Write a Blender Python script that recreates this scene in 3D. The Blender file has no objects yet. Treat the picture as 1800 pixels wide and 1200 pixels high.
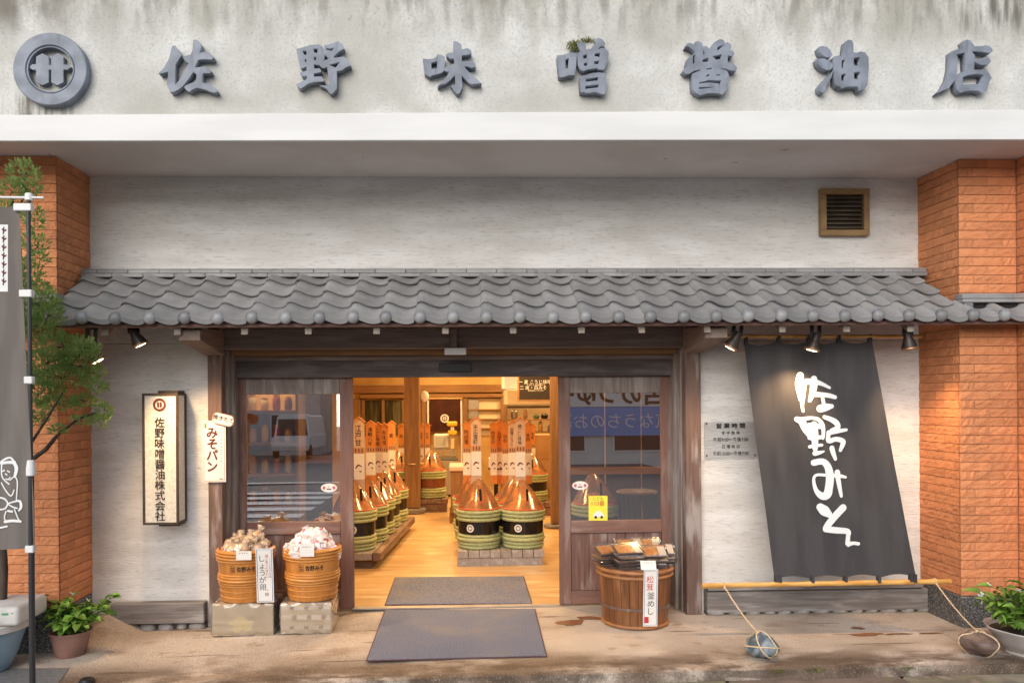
import bpy, bmesh, math, random
from mathutils import Vector, Matrix
R = math.radians
random.seed(7)
S = bpy.context.scene
COL = S.collection
# ------------------------------------------------------------------ camera
FPX, PU, PV, EYE = 1400.0, 852.0, 700.0, 1.83
YAW, ROLL = R(2.0), R(0.4)
AX = Vector((math.sin(YAW), math.cos(YAW), 0)); RT = Vector((math.cos(YAW), -math.sin(YAW), 0)); UP = Vector((0, 0, 1))
CX = math.cos(ROLL)*RT - math.sin(ROLL)*UP
CY = math.sin(ROLL)*RT + math.cos(ROLL)*UP
EYEP = Vector((0, 0, EYE))
cam_d = bpy.data.cameras.new('camera'); cam = bpy.data.objects.new('camera', cam_d); COL.objects.link(cam)
cam.matrix_world = Matrix(((CX.x, CY.x, -AX.x, 0), (CX.y, CY.y, -AX.y, 0), (CX.z, CY.z, -AX.z, EYE), (0, 0, 0, 1)))
cam_d.sensor_width = 36; cam_d.lens = 36*FPX/1800
cam_d.shift_x = (900-PU)/1800; cam_d.shift_y = (PV-600)/1800
cam_d.clip_start = .05; cam_d.clip_end = 500
S.camera = cam
# ------------------------------------------------------------------ sky, sun, exposure
SUN_EL, SUN_AZ = R(27), R(200)      # azimuth measured clockwise from +Y (north)
world = bpy.data.worlds.new('World'); S.world = world; world.use_nodes = True
wn = world.node_tree; bg = wn.nodes['Background']
sky = wn.nodes.new('ShaderNodeTexSky'); sky.sky_type = 'NISHITA'; sky.sun_disc = False
sky.sun_elevation = SUN_EL; sky.sun_rotation = SUN_AZ; sky.dust_density = 1.5; sky.air_density = 1.0; sky.ozone_density = 1.0
hs = wn.nodes.new('ShaderNodeHueSaturation'); hs.inputs['Saturation'].default_value = .55      # overcast: nearly grey
wn.links.new(sky.outputs[0], hs.inputs['Color']); wn.links.new(hs.outputs[0], bg.inputs['Color'])
bg.inputs['Strength'].default_value = .15
sun_d = bpy.data.lights.new('sun', 'SUN'); sun_d.energy = 1.2; sun_d.angle = R(50); sun_d.color = (1, .975, .955)
sun = bpy.data.objects.new('sun', sun_d); COL.objects.link(sun)
sdir = Vector((math.sin(SUN_AZ)*math.cos(SUN_EL), math.cos(SUN_AZ)*math.cos(SUN_EL), math.sin(SUN_EL)))
sun.rotation_euler = sdir.to_track_quat('Z', 'Y').to_euler(); sun.location = (0, -4, 12)
S.view_settings.view_transform = 'Standard'; S.view_settings.look = 'None'
S.view_settings.exposure = 0.50; S.view_settings.gamma = 1.0; S.view_settings.use_curve_mapping = False
INT = .62
S.cycles.max_bounces = 10; S.cycles.diffuse_bounces = 6; S.cycles.transparent_max_bounces = 24
S.cycles.sample_clamp_indirect = 4; S.cycles.use_denoising = True

# ------------------------------------------------------------------ helpers
def ray(u, v):
    a, b = (u-PU)/FPX, -(v-PV)/FPX
    a0 = math.cos(ROLL)*a + math.sin(ROLL)*b; b0 = -math.sin(ROLL)*a + math.cos(ROLL)*b
    return AX + a0*RT + b0*UP
def at_y(u, v, y):
    d = ray(u, v); return EYEP + d*(y/d.y)
def at_z(u, v, z):
    d = ray(u, v); return EYEP + d*((z-EYE)/d.z)
def gz(x): return .022*x if x < 0 else 0.0        # the pavement falls gently to the left
def ground(u, v):
    p = at_z(u, v, 0)
    for _ in range(4): p = at_z(u, v, gz(p.x))
    return p
def X(u, y, v=700): return at_y(u, v, y).x
def Z(v, y, u=803): return at_y(u, v, y).z

class MB:
    def __init__(s): s.v = []; s.f = []
    def add(s, vs, fs):
        n = len(s.v); s.v += [tuple(p) for p in vs]; s.f += [tuple(i+n for i in f) for f in fs]; return s
    def box(s, x0, x1, y0, y1, z0, z1):
        return s.add([(x0,y0,z0),(x1,y0,z0),(x1,y1,z0),(x0,y1,z0),(x0,y0,z1),(x1,y0,z1),(x1,y1,z1),(x0,y1,z1)],
                     [(3,2,1,0),(4,5,6,7),(0,1,5,4),(1,2,6,5),(2,3,7,6),(3,0,4,7)])
    def obox(s, c, ax, ay, az):
        c = Vector(c); P = []
        for k in (-1, 1):
            for i, j in ((-1,-1),(1,-1),(1,1),(-1,1)): P.append(c+ax*i+ay*j+az*k)
        return s.add(P, [(3,2,1,0),(4,5,6,7),(0,1,5,4),(1,2,6,5),(2,3,7,6),(3,0,4,7)])
    def bar(s, p, q, w, h, up=(0,0,1)):
        p, q = Vector(p), Vector(q); d = (q-p); L = d.length/2; d.normalize()
        sd = d.cross(Vector(up)).normalized(); u2 = sd.cross(d)
        return s.obox((p+q)/2, d*L, sd*(-w/2), u2*(h/2))
    def quad(s, a, b, c, d): return s.add([a, b, c, d], [(0,1,2,3)])
    def lathe(s, prof, n=24, cx=0, cy=0, cz=0, cap=True, fn=None):
        m = len(prof); P = []
        for r, z in prof:
            for k in range(n):
                a = 2*math.pi*k/n; rr = r if fn is None else r*fn(a, z)
                P.append((cx+rr*math.cos(a), cy+rr*math.sin(a), cz+z))
        F = [(i*n+k, i*n+(k+1) % n, (i+1)*n+(k+1) % n, (i+1)*n+k) for i in range(m-1) for k in range(n)]
        if cap: F += [tuple(range(n-1, -1, -1)), tuple((m-1)*n+k for k in range(n))]
        return s.add(P, F)
    def tube(s, pts, rad, n=8, cap=True):
        pts = [Vector(p) for p in pts]; m = len(pts)
        if not isinstance(rad, (list, tuple)): rad = [rad]*m
        P = []; t0 = (pts[1]-pts[0]).normalized(); nrm = t0.orthogonal().normalized()
        for i in range(m):
            t = (pts[min(i+1, m-1)]-pts[max(i-1, 0)])
            t = t.normalized() if t.length > 1e-9 else t0
            nrm = (nrm - t*nrm.dot(t)); nrm = nrm.normalized() if nrm.length > 1e-6 else t.orthogonal().normalized()
            b = t.cross(nrm)
            for k in range(n):
                a = 2*math.pi*k/n; P.append(pts[i]+(nrm*math.cos(a)+b*math.sin(a))*rad[i])
        F = [(i*n+k, i*n+(k+1) % n, (i+1)*n+(k+1) % n, (i+1)*n+k) for i in range(m-1) for k in range(n)]
        if cap: F += [tuple(range(n-1, -1, -1)), tuple((m-1)*n+k for k in range(n))]
        return s.add(P, F)
    def grid(s, fn, nu, nv):
        P = [fn(i/nu, j/nv) for j in range(nv+1) for i in range(nu+1)]
        return s.add(P, [(j*(nu+1)+i, j*(nu+1)+i+1, (j+1)*(nu+1)+i+1, (j+1)*(nu+1)+i) for j in range(nv) for i in range(nu)])
    def ball(s, c, r, n=10, m=6, fn=None):
        c = Vector(c); r = Vector(r) if isinstance(r, (tuple, list, Vector)) else Vector((r, r, r)); P = []
        for j in range(m+1):
            th = math.pi*j/m
            for k in range(n):
                a = 2*math.pi*k/n; d = Vector((math.sin(th)*math.cos(a), math.sin(th)*math.sin(a), -math.cos(th)))
                q = fn(d) if fn else 1.0; P.append(c+Vector((d.x*r.x, d.y*r.y, d.z*r.z))*q)
        return s.add(P, [(j*n+k, j*n+(k+1) % n, (j+1)*n+(k+1) % n, (j+1)*n+k) for j in range(m) for k in range(n)])
    def mesh(s, name, bevel=0, smooth=False, seg=1):
        me = bpy.data.meshes.new(name); me.from_pydata(s.v, [], s.f)
        bm = bmesh.new(); bm.from_mesh(me)
        bmesh.ops.remove_doubles(bm, verts=bm.verts, dist=1e-6)
        if bevel:
            es = [e for e in bm.edges if len(e.link_faces) == 2 and e.calc_face_angle(0) > .6]
            bmesh.ops.bevel(bm, geom=es, offset=bevel, segments=seg, affect='EDGES', profile=.5, clamp_overlap=True)
        bm.to_mesh(me); bm.free()
        if smooth:
            me.polygons.foreach_set('use_smooth', [True]*len(me.polygons))
            if smooth != 'all': me.set_sharp_from_angle(angle=R(40))
        me.update(); return me

def link(name, me, mat, parent=None):
    o = bpy.data.objects.new(name, me); COL.objects.link(o)
    if mat is not None and me is not None and len(me.materials) == 0: me.materials.append(mat)
    if parent is not None:
        o.parent = parent; r = ROOT.get(parent.name)
        if r is not None: o.matrix_parent_inverse = Matrix.Translation(-r)
    return o
ROOT = {}
def thing(name, label, cat, loc=(0,0,0), group=None, local=False):
    """Empty at the base of a thing.  Children built in world space unless local."""
    o = bpy.data.objects.new(name, None); COL.objects.link(o); o.location = loc; o.empty_display_size = .1
    o['label'] = label; o['category'] = cat
    if group: o['group'] = group
    if not local: ROOT[o.name] = Vector(loc)
    return o
def part(name, mb, mat, parent, bevel=0, smooth=False, seg=1, label=None):
    me = mb if isinstance(mb, bpy.types.Mesh) else mb.mesh(name, bevel, smooth, seg)
    o = link(name, me, mat, parent)
    if parent.name not in ROOT and parent.parent is not None and parent.parent.name in ROOT:
        pass
    if label: o['label'] = label
    return o
def solo(name, mb, mat, label, cat, group=None, bevel=0, smooth=False, seg=1):
    o = link(name, mb if isinstance(mb, bpy.types.Mesh) else mb.mesh(name, bevel, smooth, seg), mat)
    o['label'] = label; o['category'] = cat
    if group: o['group'] = group
    return o
def structure(name, mb, mat, bevel=0, smooth=False, kind='structure'):
    o = link(name, mb.mesh(name, bevel, smooth), mat); o['kind'] = kind; return o
def dup(root, loc=None, rotz=None, label=None, scale=None):
    r = root.copy(); COL.objects.link(r)
    if root.name in ROOT: ROOT[r.name] = ROOT[root.name]
    if loc is not None: r.location = loc
    if rotz is not None: r.rotation_euler = (0, 0, rotz)
    if scale is not None: r.scale = scale
    if label: r['label'] = label
    for ch in root.children:
        c = ch.copy(); COL.objects.link(c); c.parent = r
        for g in ch.children:
            d = g.copy(); COL.objects.link(d); d.parent = c
    return r

# ------------------------------------------------------------------ materials
def rgb(h):
    h = h.lstrip('#'); c = [int(h[i:i+2], 16)/255 for i in (0, 2, 4)]
    return tuple(x/12.92 if x <= .04045 else ((x+.055)/1.055)**2.4 for x in c)
def col(c): return (*c, 1) if len(c) == 3 else c
def nmat(name, c1, c2=None, scale=4, sc=(1,1,1), lo=.35, hi=.65, detail=6, rough=.7, bump=0, bscale=None, bsc=None, spec=.4, metal=0,
         extras=(), orand=0, emit=None, estr=0, bdist=.01):
    m = bpy.data.materials.new(name); m.use_nodes = True; t = m.node_tree; L = t.links; b = t.nodes['Principled BSDF']
    b.inputs['Roughness'].default_value = rough; b.inputs['Metallic'].default_value = metal; b.inputs['Specular IOR Level'].default_value = spec
    tc = t.nodes.new('ShaderNodeTexCoord')
    def noise(sv, s, det):
        mp = t.nodes.new('ShaderNodeMapping'); mp.inputs['Scale'].default_value = sv; L.new(tc.outputs['Object'], mp.inputs[0])
        n = t.nodes.new('ShaderNodeTexNoise'); n.inputs['Scale'].default_value = s; n.inputs['Detail'].default_value = det
        L.new(mp.outputs[0], n.inputs['Vector']); return n
    def ramp(src, a, bb, v0=0., v1=1.):
        r = t.nodes.new('ShaderNodeMapRange'); r.inputs[1].default_value = a; r.inputs[2].default_value = bb
        r.inputs[3].default_value = v0; r.inputs[4].default_value = v1; r.interpolation_type = 'SMOOTHSTEP'
        L.new(src, r.inputs[0]); return r.outputs[0]
    def mix(f, a, bb):
        x = t.nodes.new('ShaderNodeMix'); x.data_type = 'RGBA'
        if isinstance(f, (int, float)): x.inputs[0].default_value = f
        else: L.new(f, x.inputs[0])
        for i, q in ((6, a), (7, bb)):
            if isinstance(q, tuple): x.inputs[i].default_value = col(q)
            else: L.new(q, x.inputs[i])
        return x.outputs[2]
    cur = tuple(c1)
    if c2 is not None: cur = mix(ramp(noise(sc, scale, detail).outputs[0], lo, hi), cur, tuple(c2))
    for e in extras:            # (color, scale vec, scale, lo, hi, amount[, (axis, a, b)])
        f = ramp(noise(e[1], e[2], 6).outputs[0], e[3], e[4], 0, e[5])
        if len(e) > 6:
            sp = t.nodes.new('ShaderNodeSeparateXYZ'); L.new(tc.outputs['Object'], sp.inputs[0])
            for ax, a, bb in e[6:]:
                q = ramp(sp.outputs[ax], a, bb); mm = t.nodes.new('ShaderNodeMath'); mm.operation = 'MULTIPLY'
                L.new(f, mm.inputs[0]); L.new(q, mm.inputs[1]); f = mm.outputs[0]
        cur = mix(f, cur, tuple(e[0]))
    if orand:
        oi = t.nodes.new('ShaderNodeObjectInfo'); hv = t.nodes.new('ShaderNodeHueSaturation')
        L.new(ramp(oi.outputs['Random'], 0, 1, 1-orand, 1+orand), hv.inputs['Value'])
        if isinstance(cur, tuple): hv.inputs['Color'].default_value = col(cur)
        else: L.new(cur, hv.inputs['Color'])
        cur = hv.outputs[0]
    if isinstance(cur, tuple): b.inputs['Base Color'].default_value = col(cur)
    else: L.new(cur, b.inputs['Base Color'])
    if bump:
        bn = t.nodes.new('ShaderNodeBump'); bn.inputs['Strength'].default_value = bump; bn.inputs['Distance'].default_value = bdist
        L.new(noise(bsc or sc, bscale or scale*3, 8).outputs[0], bn.inputs['Height']); L.new(bn.outputs[0], b.inputs['Normal'])
    if emit is not None:
        b.inputs['Emission Color'].default_value = col(emit); b.inputs['Emission Strength'].default_value = estr
    return m
def clear_film(name, tint, gloss, ior=1.5, rough=.02, body=0., body_col=(1,1,1)):
    """thin clear sheet: see-through with a mirror-like Fresnel gloss"""
    m = bpy.data.materials.new(name); m.use_nodes = True; t = m.node_tree; L = t.links; t.nodes.clear()
    out = t.nodes.new('ShaderNodeOutputMaterial'); tr = t.nodes.new('ShaderNodeBsdfTransparent'); tr.inputs[0].default_value = col(tint)
    gl = t.nodes.new('ShaderNodeBsdfGlossy'); gl.inputs['Roughness'].default_value = rough
    fr = t.nodes.new('ShaderNodeFresnel'); fr.inputs['IOR'].default_value = ior
    mm = t.nodes.new('ShaderNodeMath'); mm.operation = 'MULTIPLY'; mm.inputs[1].default_value = gloss; L.new(fr.outputs[0], mm.inputs[0])
    mx = t.nodes.new('ShaderNodeMixShader'); L.new(mm.outputs[0], mx.inputs[0]); L.new(tr.outputs[0], mx.inputs[1]); L.new(gl.outputs[0], mx.inputs[2])
    last = mx.outputs[0]
    if body:
        df = t.nodes.new('ShaderNodeBsdfPrincipled'); df.inputs['Base Color'].default_value = col(body_col); df.inputs['Roughness'].default_value = .3
        m2 = t.nodes.new('ShaderNodeMixShader'); m2.inputs[0].default_value = body; L.new(last, m2.inputs[1]); L.new(df.outputs[0], m2.inputs[2]); last = m2.outputs[0]
    L.new(last, out.inputs[0]); return m
def emitmat(name, c, s, base=(.8,.8,.8)): return nmat(name, base, emit=c, estr=s)
def wood(name, c1, c2, ax='z', scale=3, rough=.65, bump=.35, worn=None, orand=.06, spec=.35):
    sv = {'z': (14,14,.8), 'x': (.8,14,14), 'y': (14,.8,14)}[ax]
    ex = [(tuple(q*.55 for q in c1), tuple(4*q for q in sv), 2, .52, .72, .6)]
    if worn: ex.append((worn, {'z': (5,5,.9), 'x': (.9,5,5), 'y': (5,.9,5)}[ax], 2.2, .5, .68, .75))
    return nmat(name, c1, c2, scale=scale, sc=sv, lo=.3, hi=.7, rough=rough, bump=bump, bscale=scale*4, bsc=sv, extras=ex, orand=orand, spec=spec, bdist=.006)

M = {}
# ------------------------------------------------------------------ lettering
_ch = {}
def glyph(s, bold=0.):
    k = (s, bold)
    if k not in _ch:
        c = bpy.data.curves.new('t', 'FONT'); c.body = s; c.size = 1; c.offset = bold; c.resolution_u = 3
        o = bpy.data.objects.new('t', c); COL.objects.link(o); bpy.context.view_layer.update()
        me = bpy.data.meshes.new_from_object(o.evaluated_get(bpy.context.evaluated_depsgraph_get()))
        _ch[k] = ([tuple(v.co.xy) for v in me.vertices], [tuple(p.vertices) for p in me.polygons])
        bpy.data.objects.remove(o); bpy.data.curves.remove(c); bpy.data.meshes.remove(me)
    return _ch[k]
def text_on(mb, s, h, fn, cx=0, cy=0, bold=0., vertical=False, step=1.0, wid=1.0, centre=True):
    """letters of em height h laid out around (cx,cy) of a plane; fn maps plane (x,y) to space"""
    if vertical:
        n = len(s)
        for i, ch in enumerate(s):
            vs, fs = glyph(ch, bold)
            if not vs: continue
            mx = (min(v[0] for v in vs)+max(v[0] for v in vs))/2; my = .37
            oy = cy - i*h*step + ((n-1)*h*step/2 if centre else -h/2)
            mb.add([fn(cx+(x-mx)*h*wid, oy+(y-my)*h) for x, y in vs], fs)
    else:
        vs, fs = glyph(s, bold); 
        if not vs: return mb
        x0, x1 = min(v[0] for v in vs), max(v[0] for v in vs); mx = (x0+x1)/2 if centre else x0
        mb.add([fn(cx+(x-mx)*h*wid, cy+(y-.36)*h) for x, y in vs], fs)
    return mb
def text_thick(mb, s, h, fn, cx=0, cy=0, w=.02, **k):
    """heavier strokes: a few copies a hair apart"""
    for i, (dx, dy) in enumerate(((-w,0),(w,0),(0,w),(0,-w))):
        text_on(mb, s, h, (lambda i: lambda x, y: fn(x, y)+Vector((0, -.0003*i, 0)))(i), cx+dx*h, cy+dy*h, **k)
    return mb
def brush(mb, strokes, fn, lift=.0006, r=1.0, sub=4):
    """brush strokes: [(x,y,radius), ...] -> ribbons with round ends, each a hair above the last"""
    for si, st in enumerate(strokes):
        pts = []
        n = len(st)
        for i in range(n-1):
            p0, p1, p2, p3 = st[max(i-1,0)], st[i], st[i+1], st[min(i+2,n-1)]
            for k in range(sub):
                t = k/sub
                pts.append(tuple(.5*((2*b)+(-a+c)*t+(2*a-5*b+4*c-d)*t*t+(-a+3*b-3*c+d)*t**3) for a,b,c,d in zip(p0,p1,p2,p3)))
        pts.append(tuple(st[-1])) 
        if n == 1: pts = [st[0], (st[0][0]+.01, st[0][1], st[0][2])]
        Lf, Rt = [], []
        for i, (x, y, q) in enumerate(pts):
            a, b = pts[max(i-1,0)], pts[min(i+1,len(pts)-1)]; dx, dy = b[0]-a[0], b[1]-a[1]; l = math.hypot(dx, dy) or 1
            nx, ny = -dy/l, dx/l; q *= r; Lf.append((x+nx*q, y+ny*q)); Rt.append((x-nx*q, y-ny*q))
        off = lift*(si+1)
        P = [fn(x, y, off) for x, y in Lf] + [fn(x, y, off) for x, y in Rt]; m = len(pts)
        F = [(i, i+1, m+i+1, m+i) for i in range(m-1)]; mb.add(P, F)
        for (x, y, q), e, sg in ((pts[0], 0, 1), (pts[-1], 1, -1)):
            a, b = (pts[0], pts[1]) if e == 0 else (pts[-1], pts[-2]); dx, dy = a[0]-b[0], a[1]-b[1]; l = math.hypot(dx, dy) or 1
            an = math.atan2(dy, dx); q *= r
            arc = [(x+q*math.cos(an+t*math.pi/6-math.pi/2), y+q*math.sin(an+t*math.pi/6-math.pi/2)) for t in range(7)]
            mb.add([fn(px, py, off) for px, py in arc], [tuple(range(7))])
    return mb
def outline_mesh(name, comps, fn, depth):
    """solid letters from traced outlines with holes. fn maps (x,y) to a plane; extruded along +y by depth"""
    me = bpy.data.meshes.new(name); bm = bmesh.new()
    for outer, holes in comps:
        c = bpy.data.curves.new('c', 'CURVE'); c.dimensions = '2D'; c.fill_mode = 'BOTH'; c.extrude = .5
        for loop in [outer]+list(holes):
            sp = c.splines.new('POLY'); sp.points.add(len(loop)-1); sp.use_cyclic_u = True
            for q, (x, y) in zip(sp.points, loop): q.co = (x/1000, -y/1000, 0, 1)
        o = bpy.data.objects.new('c', c); COL.objects.link(o); bpy.context.view_layer.update()
        mt = bpy.data.meshes.new_from_object(o.evaluated_get(bpy.context.evaluated_depsgraph_get()))
        b2 = bmesh.new(); b2.from_mesh(mt)
        for v in b2.verts:
            p = fn(v.co.x*1000, -v.co.y*1000); v.co = (p.x, p.y+(depth if v.co.z < 0 else 0), p.z)
        bmesh.ops.remove_doubles(b2, verts=b2.verts, dist=1e-5); b2.to_mesh(mt); b2.free()
        bm.from_mesh(mt)
        bpy.data.objects.remove(o); bpy.data.curves.remove(c); bpy.data.meshes.remove(mt)
    bmesh.ops.recalc_face_normals(bm, faces=bm.faces)
    bm.to_mesh(me); bm.free(); return me
# ------------------------------------------------------------------ palette
M['sign_wall'] = nmat('weathered_concrete', rgb('#d2d1cc'), rgb('#bfbeb8'), scale=2.2, bump=.3, bscale=70, bsc=(1,1,1), rough=.92, extras=[
    (rgb('#a3a19a'), (1,1,1), 70, .46, .70, .45), (rgb('#aaa79d'), (1,1,1.3), 1.5, .42, .66, .65),
    (rgb('#8f8c80'), (2.5,2.5,.6), 2.0, .44, .70, .75, (2, 4.1, 4.7)), (rgb('#67645a'), (5,5,1.2), 2.6, .42, .68, .55, (2, 4.30, 4.68)),
    (rgb('#74736a'), (1.5,1.5,1), 26, .56, .72, .35, (2, 4.0, 4.6)), (rgb('#7a7a72'), (1,1,1), 95, .60, .74, .35),
    (rgb('#6b645a'), (1.3,1.3,.8), 2.4, .34, .56, .85, (0, -2.45, -2.95), (2, 4.28, 4.58)),
    (rgb('#4f4a40'), (5,5,.6), 3.0, .44, .64, .75, (0, 3.25, 3.75), (2, 4.36, 4.6)), (rgb('#5a5348'), (10,10,.9), 2.6, .40, .62, .8, (0, -3.2, -2.95), (0, -2.55, -2.8), (2, 4.02, 3.93))])
M['band'] = nmat('white_band_paint', (.70,.69,.67), (.64,.63,.61), scale=2, sc=(.5,1,3), rough=.6, bump=.06, bscale=40)
M['soffit'] = nmat('soffit_paint', rgb('#ddd3ce'), rgb('#d2c8c2'), scale=2, rough=.85, bump=.05, bscale=50, extras=[(rgb('#5a504c'), (1,1,1), 9, .70, .76, .7)])
M['plaster'] = nmat('combed_plaster', rgb('#e6e3df'), rgb('#d6d2cc'), scale=2.2, sc=(.7,1,4), rough=.9, bump=.8, bscale=10, bsc=(1.5,2,15), bdist=.009, extras=[
    (rgb('#b3aca5'), (3.5,1,20), 3.4, .52, .72, .5), (rgb('#7d766f'), (9,1,26), 5, .66, .73, .6), (rgb('#bdb7b0'), (1,1,1.6), 2, .5, .75, .25), (rgb('#e6e2dd'), (3,1,20), 3, .58, .74, .6)])
M['pier'] = nmat('orange_split_tile', (.65,.265,.115), (.57,.215,.09), scale=7, rough=.85, bump=.8, bscale=48, bsc=(1,1,1.4), bdist=.011, orand=.10, extras=[
    (rgb('#6b4436'), (1,1,3), 9, .62, .74, .55), (rgb('#5d5a58'), (1,1,2.5), 4, .64, .74, .45)])
M['pier_joint'] = nmat('orange_joint', (.42,.165,.075), (.36,.13,.06), scale=10, rough=.9)
M['granite'] = nmat('dark_granite', (.06,.058,.056), (.22,.21,.20), scale=70, lo=.45, hi=.62, rough=.35, bump=.1)
M['tile'] = nmat('smoked_roof_tile', (.235,.228,.222), (.285,.277,.27), scale=6, rough=.45, bump=.08, bscale=40, orand=.15, spec=.5,
                 extras=[((.13,.125,.12), (1,1,1), 11, .56, .72, .55), ((.36,.345,.31), (1,1,1), 4, .55, .75, .45), ((.34,.34,.26), (1,1,1), 45, .66, .72, .5)])
M['tile_end'] = nmat('roof_tile_ends', (.15,.15,.155), (.26,.26,.26), scale=9, rough=.4, bump=.05, bscale=40, orand=.2)
M['dark'] = nmat('shadow_gap', (.02,.018,.016), rough=.9)  # near-black colour stands in for the shade inside gaps
M['beam'] = wood('weathered_beam', (.24,.175,.145), (.165,.12,.10), 'x', worn=(.27,.235,.21))
M['beam_dark'] = wood('dark_transom', (.10,.08,.075), (.065,.052,.048), 'x', worn=(.16,.14,.13))
M['post'] = wood('weathered_post', (.185,.11,.085), (.13,.086,.07), 'z', worn=(.40,.355,.33), bump=.6)
M['post_grey'] = wood('grey_jamb', (.28,.225,.20), (.19,.15,.13), 'z', worn=(.40,.36,.33))
M['door_h'] = wood('door_rail', (.215,.108,.08), (.16,.088,.07), 'x', worn=(.28,.21,.18))
M['door_v'] = wood('door_stile', (.215,.108,.08), (.16,.088,.07), 'z', worn=(.28,.21,.18))
M['door_board'] = wood('door_board', (.20,.105,.08), (.12,.065,.052), 'z', worn=(.33,.26,.23), bump=.5)
M['sill'] = wood('grey_sill_board', (.24,.215,.20), (.15,.13,.12), 'x', worn=(.40,.375,.36), bump=.5)
M['rafter'] = wood('rafter_wood', (.26,.19,.15), (.19,.135,.105), 'y')
M['rafter_end'] = nmat('rafter_end', rgb('#a89b8e'), rgb('#93877b'), scale=12, rough=.8)
M['eave'] = wood('eave_board', (.23,.125,.105), (.16,.09,.078), 'x')
M['pave'] = nmat('worn_concrete_pavement', rgb('#c8bbad'), rgb('#b6a898'), scale=1.3, rough=.7, bump=.5, bscale=90, spec=.4, extras=[
    (rgb('#a38f7c'), (1,1.6,1), 1.3, .46, .68, .6), (rgb('#d6c9bd'), (.9,1.3,1), 2.0, .50, .72, .7),
    (rgb('#5f4a38'), (.9,1.6,1), 1.5, .38, .55, .9, (1, 5.95, 5.40)), (rgb('#48372a'), (1,2.5,1), 4.3, .44, .62, .85, (1, 5.75, 5.3)), (rgb('#5d4a3c'), (1,1,1), 25, .5, .7, .5, (1, 5.8, 5.3)), (rgb('#8a715a'), (1,1.6,1), 2.6, .58, .70, .5),
    (rgb('#7e6048'), (1,1.4,1), 6, .62, .70, .4), (rgb('#3f342a'), (1,1,1), 60, .68, .73, .6), (rgb('#5f5246'), (1,1,1), 130, .46, .62, .55), (rgb('#d8cec4'), (1,1,1), 110, .58, .68, .35), (rgb('#54453a'), (.25,4,1), 3.1, .66, .68, .7)])
M['wet'] = nmat('damp_stain', rgb('#8a5d38'), rgb('#7b5232'), scale=8, rough=.3, spec=.5)
M['kerb'] = nmat('kerb_stone', rgb('#7c6c62'), rgb('#665850'), scale=5, rough=.85, bump=.3, bscale=40, extras=[(rgb('#6d7048'), (1,1,1), 7, .56, .7, .6)])
M['gutter'] = nmat('mossy_gutter', rgb('#8f8676'), rgb('#6d6656'), scale=5, rough=.85, bump=.3, bscale=40, extras=[(rgb('#7c8250'), (1,2,1), 6, .5, .68, .7), (rgb('#b09a90'), (1,1,1), 5, .6, .75, .6)])
M['asphalt'] = nmat('asphalt', (.13,.13,.131), (.17,.168,.166), scale=40, rough=.85, bump=.3, bscale=120)
M['paint'] = nmat('road_paint', (.72,.72,.70), (.55,.55,.54), scale=10, rough=.7)
M['shopfloor'] = wood('shop_floor_boards', rgb('#c9a87a'), rgb('#b8935f'), 'x', scale=1.2, rough=.28, bump=.06, worn=rgb('#d9c3a0'), spec=.5)
M['shopfloor'].node_tree.nodes['Principled BSDF'].inputs['Roughness'].default_value = .3
M['warm_wall'] = nmat('ochre_plaster', (.60,.40,.16), (.52,.33,.12), scale=3, rough=.85)
M['pale_wall'] = nmat('cream_wall', (.72,.60,.42), (.66,.54,.36), scale=2, rough=.7)
M['inwood_x'] = wood('indoor_beam', (.30,.155,.06), (.21,.105,.04), 'x', bump=.15)
M['inwood_z'] = wood('indoor_post', (.28,.15,.065), (.19,.10,.045), 'z', bump=.2)
M['black'] = nmat('black_metal', (.012,.011,.011), rough=.4)
M['steel'] = nmat('brushed_steel', (.5,.49,.47), (.42,.41,.4), scale=20, rough=.3, metal=.9)
M['white'] = nmat('white_plastic', (.75,.74,.72), rough=.45)
M['paper'] = nmat('paper', (.78,.75,.70), (.72,.69,.63), scale=5, rough=.8)
M['ink'] = nmat('ink', (.02,.018,.018), rough=.7)
M['inkred'] = nmat('maroon_ink', (.13,.025,.02), rough=.7)
M['red'] = nmat('red_ink', (.55,.03,.03), rough=.6)
M['blue'] = nmat('blue_ink', (.05,.08,.28), rough=.6)
M['letter'] = nmat('slate_letter_face', rgb('#858b97'), rgb('#6c727c'), scale=7, rough=.5, bump=.04, bscale=30, extras=[(rgb('#555a60'), (5,5,.7), 4, .58, .75, .5)])
M['glass'] = clear_film('window_glass', (.90,.92,.91), 11.0, 1.55, .003)
M['film'] = clear_film('clear_wrap', (.96,.95,.93), 2.2, 1.5, .12, .10, (.9,.9,.9))
M['filmorange'] = clear_film('orange_tinted_cover', (.98,.80,.58), 1.5, 1.5, .16, .12, (.95,.60,.32))

# ------------------------------------------------------------------ ground
YW, YD, YF, YP, YS = 6.70, 6.98, 5.634, 6.15, 5.634   # plaster wall, doors, fascia front, pier fronts
ka, kb = ground(600, 1196), ground(1790, 1163)
def ky(x): return ka.y + (kb.y-ka.y)*(x-ka.x)/(kb.x-ka.x)
xs = [-7+.35*i for i in range(41)]
P = MB(); 
for i in range(40):
    x0, x1 = xs[i], xs[i+1]
    ys0 = [ky(x0)+.05, 5.75, 6.2, 6.6, 7.0]; ys1 = [ky(x1)+.05, 5.75, 6.2, 6.6, 7.0]
    if ys0[0] > 5.7: ys0[1] = ys0[0]+.02
    if ys1[0] > 5.7: ys1[1] = ys1[0]+.02
    for j in range(4): P.quad((x0, ys0[j], gz(x0)), (x1, ys1[j], gz(x1)), (x1, ys1[j+1], gz(x1)), (x0, ys0[j+1], gz(x0)))
structure('pavement', P, M['pave'], smooth=True)
K = MB(); G = MB()
rk = random.Random(3)
lip = MB()
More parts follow.
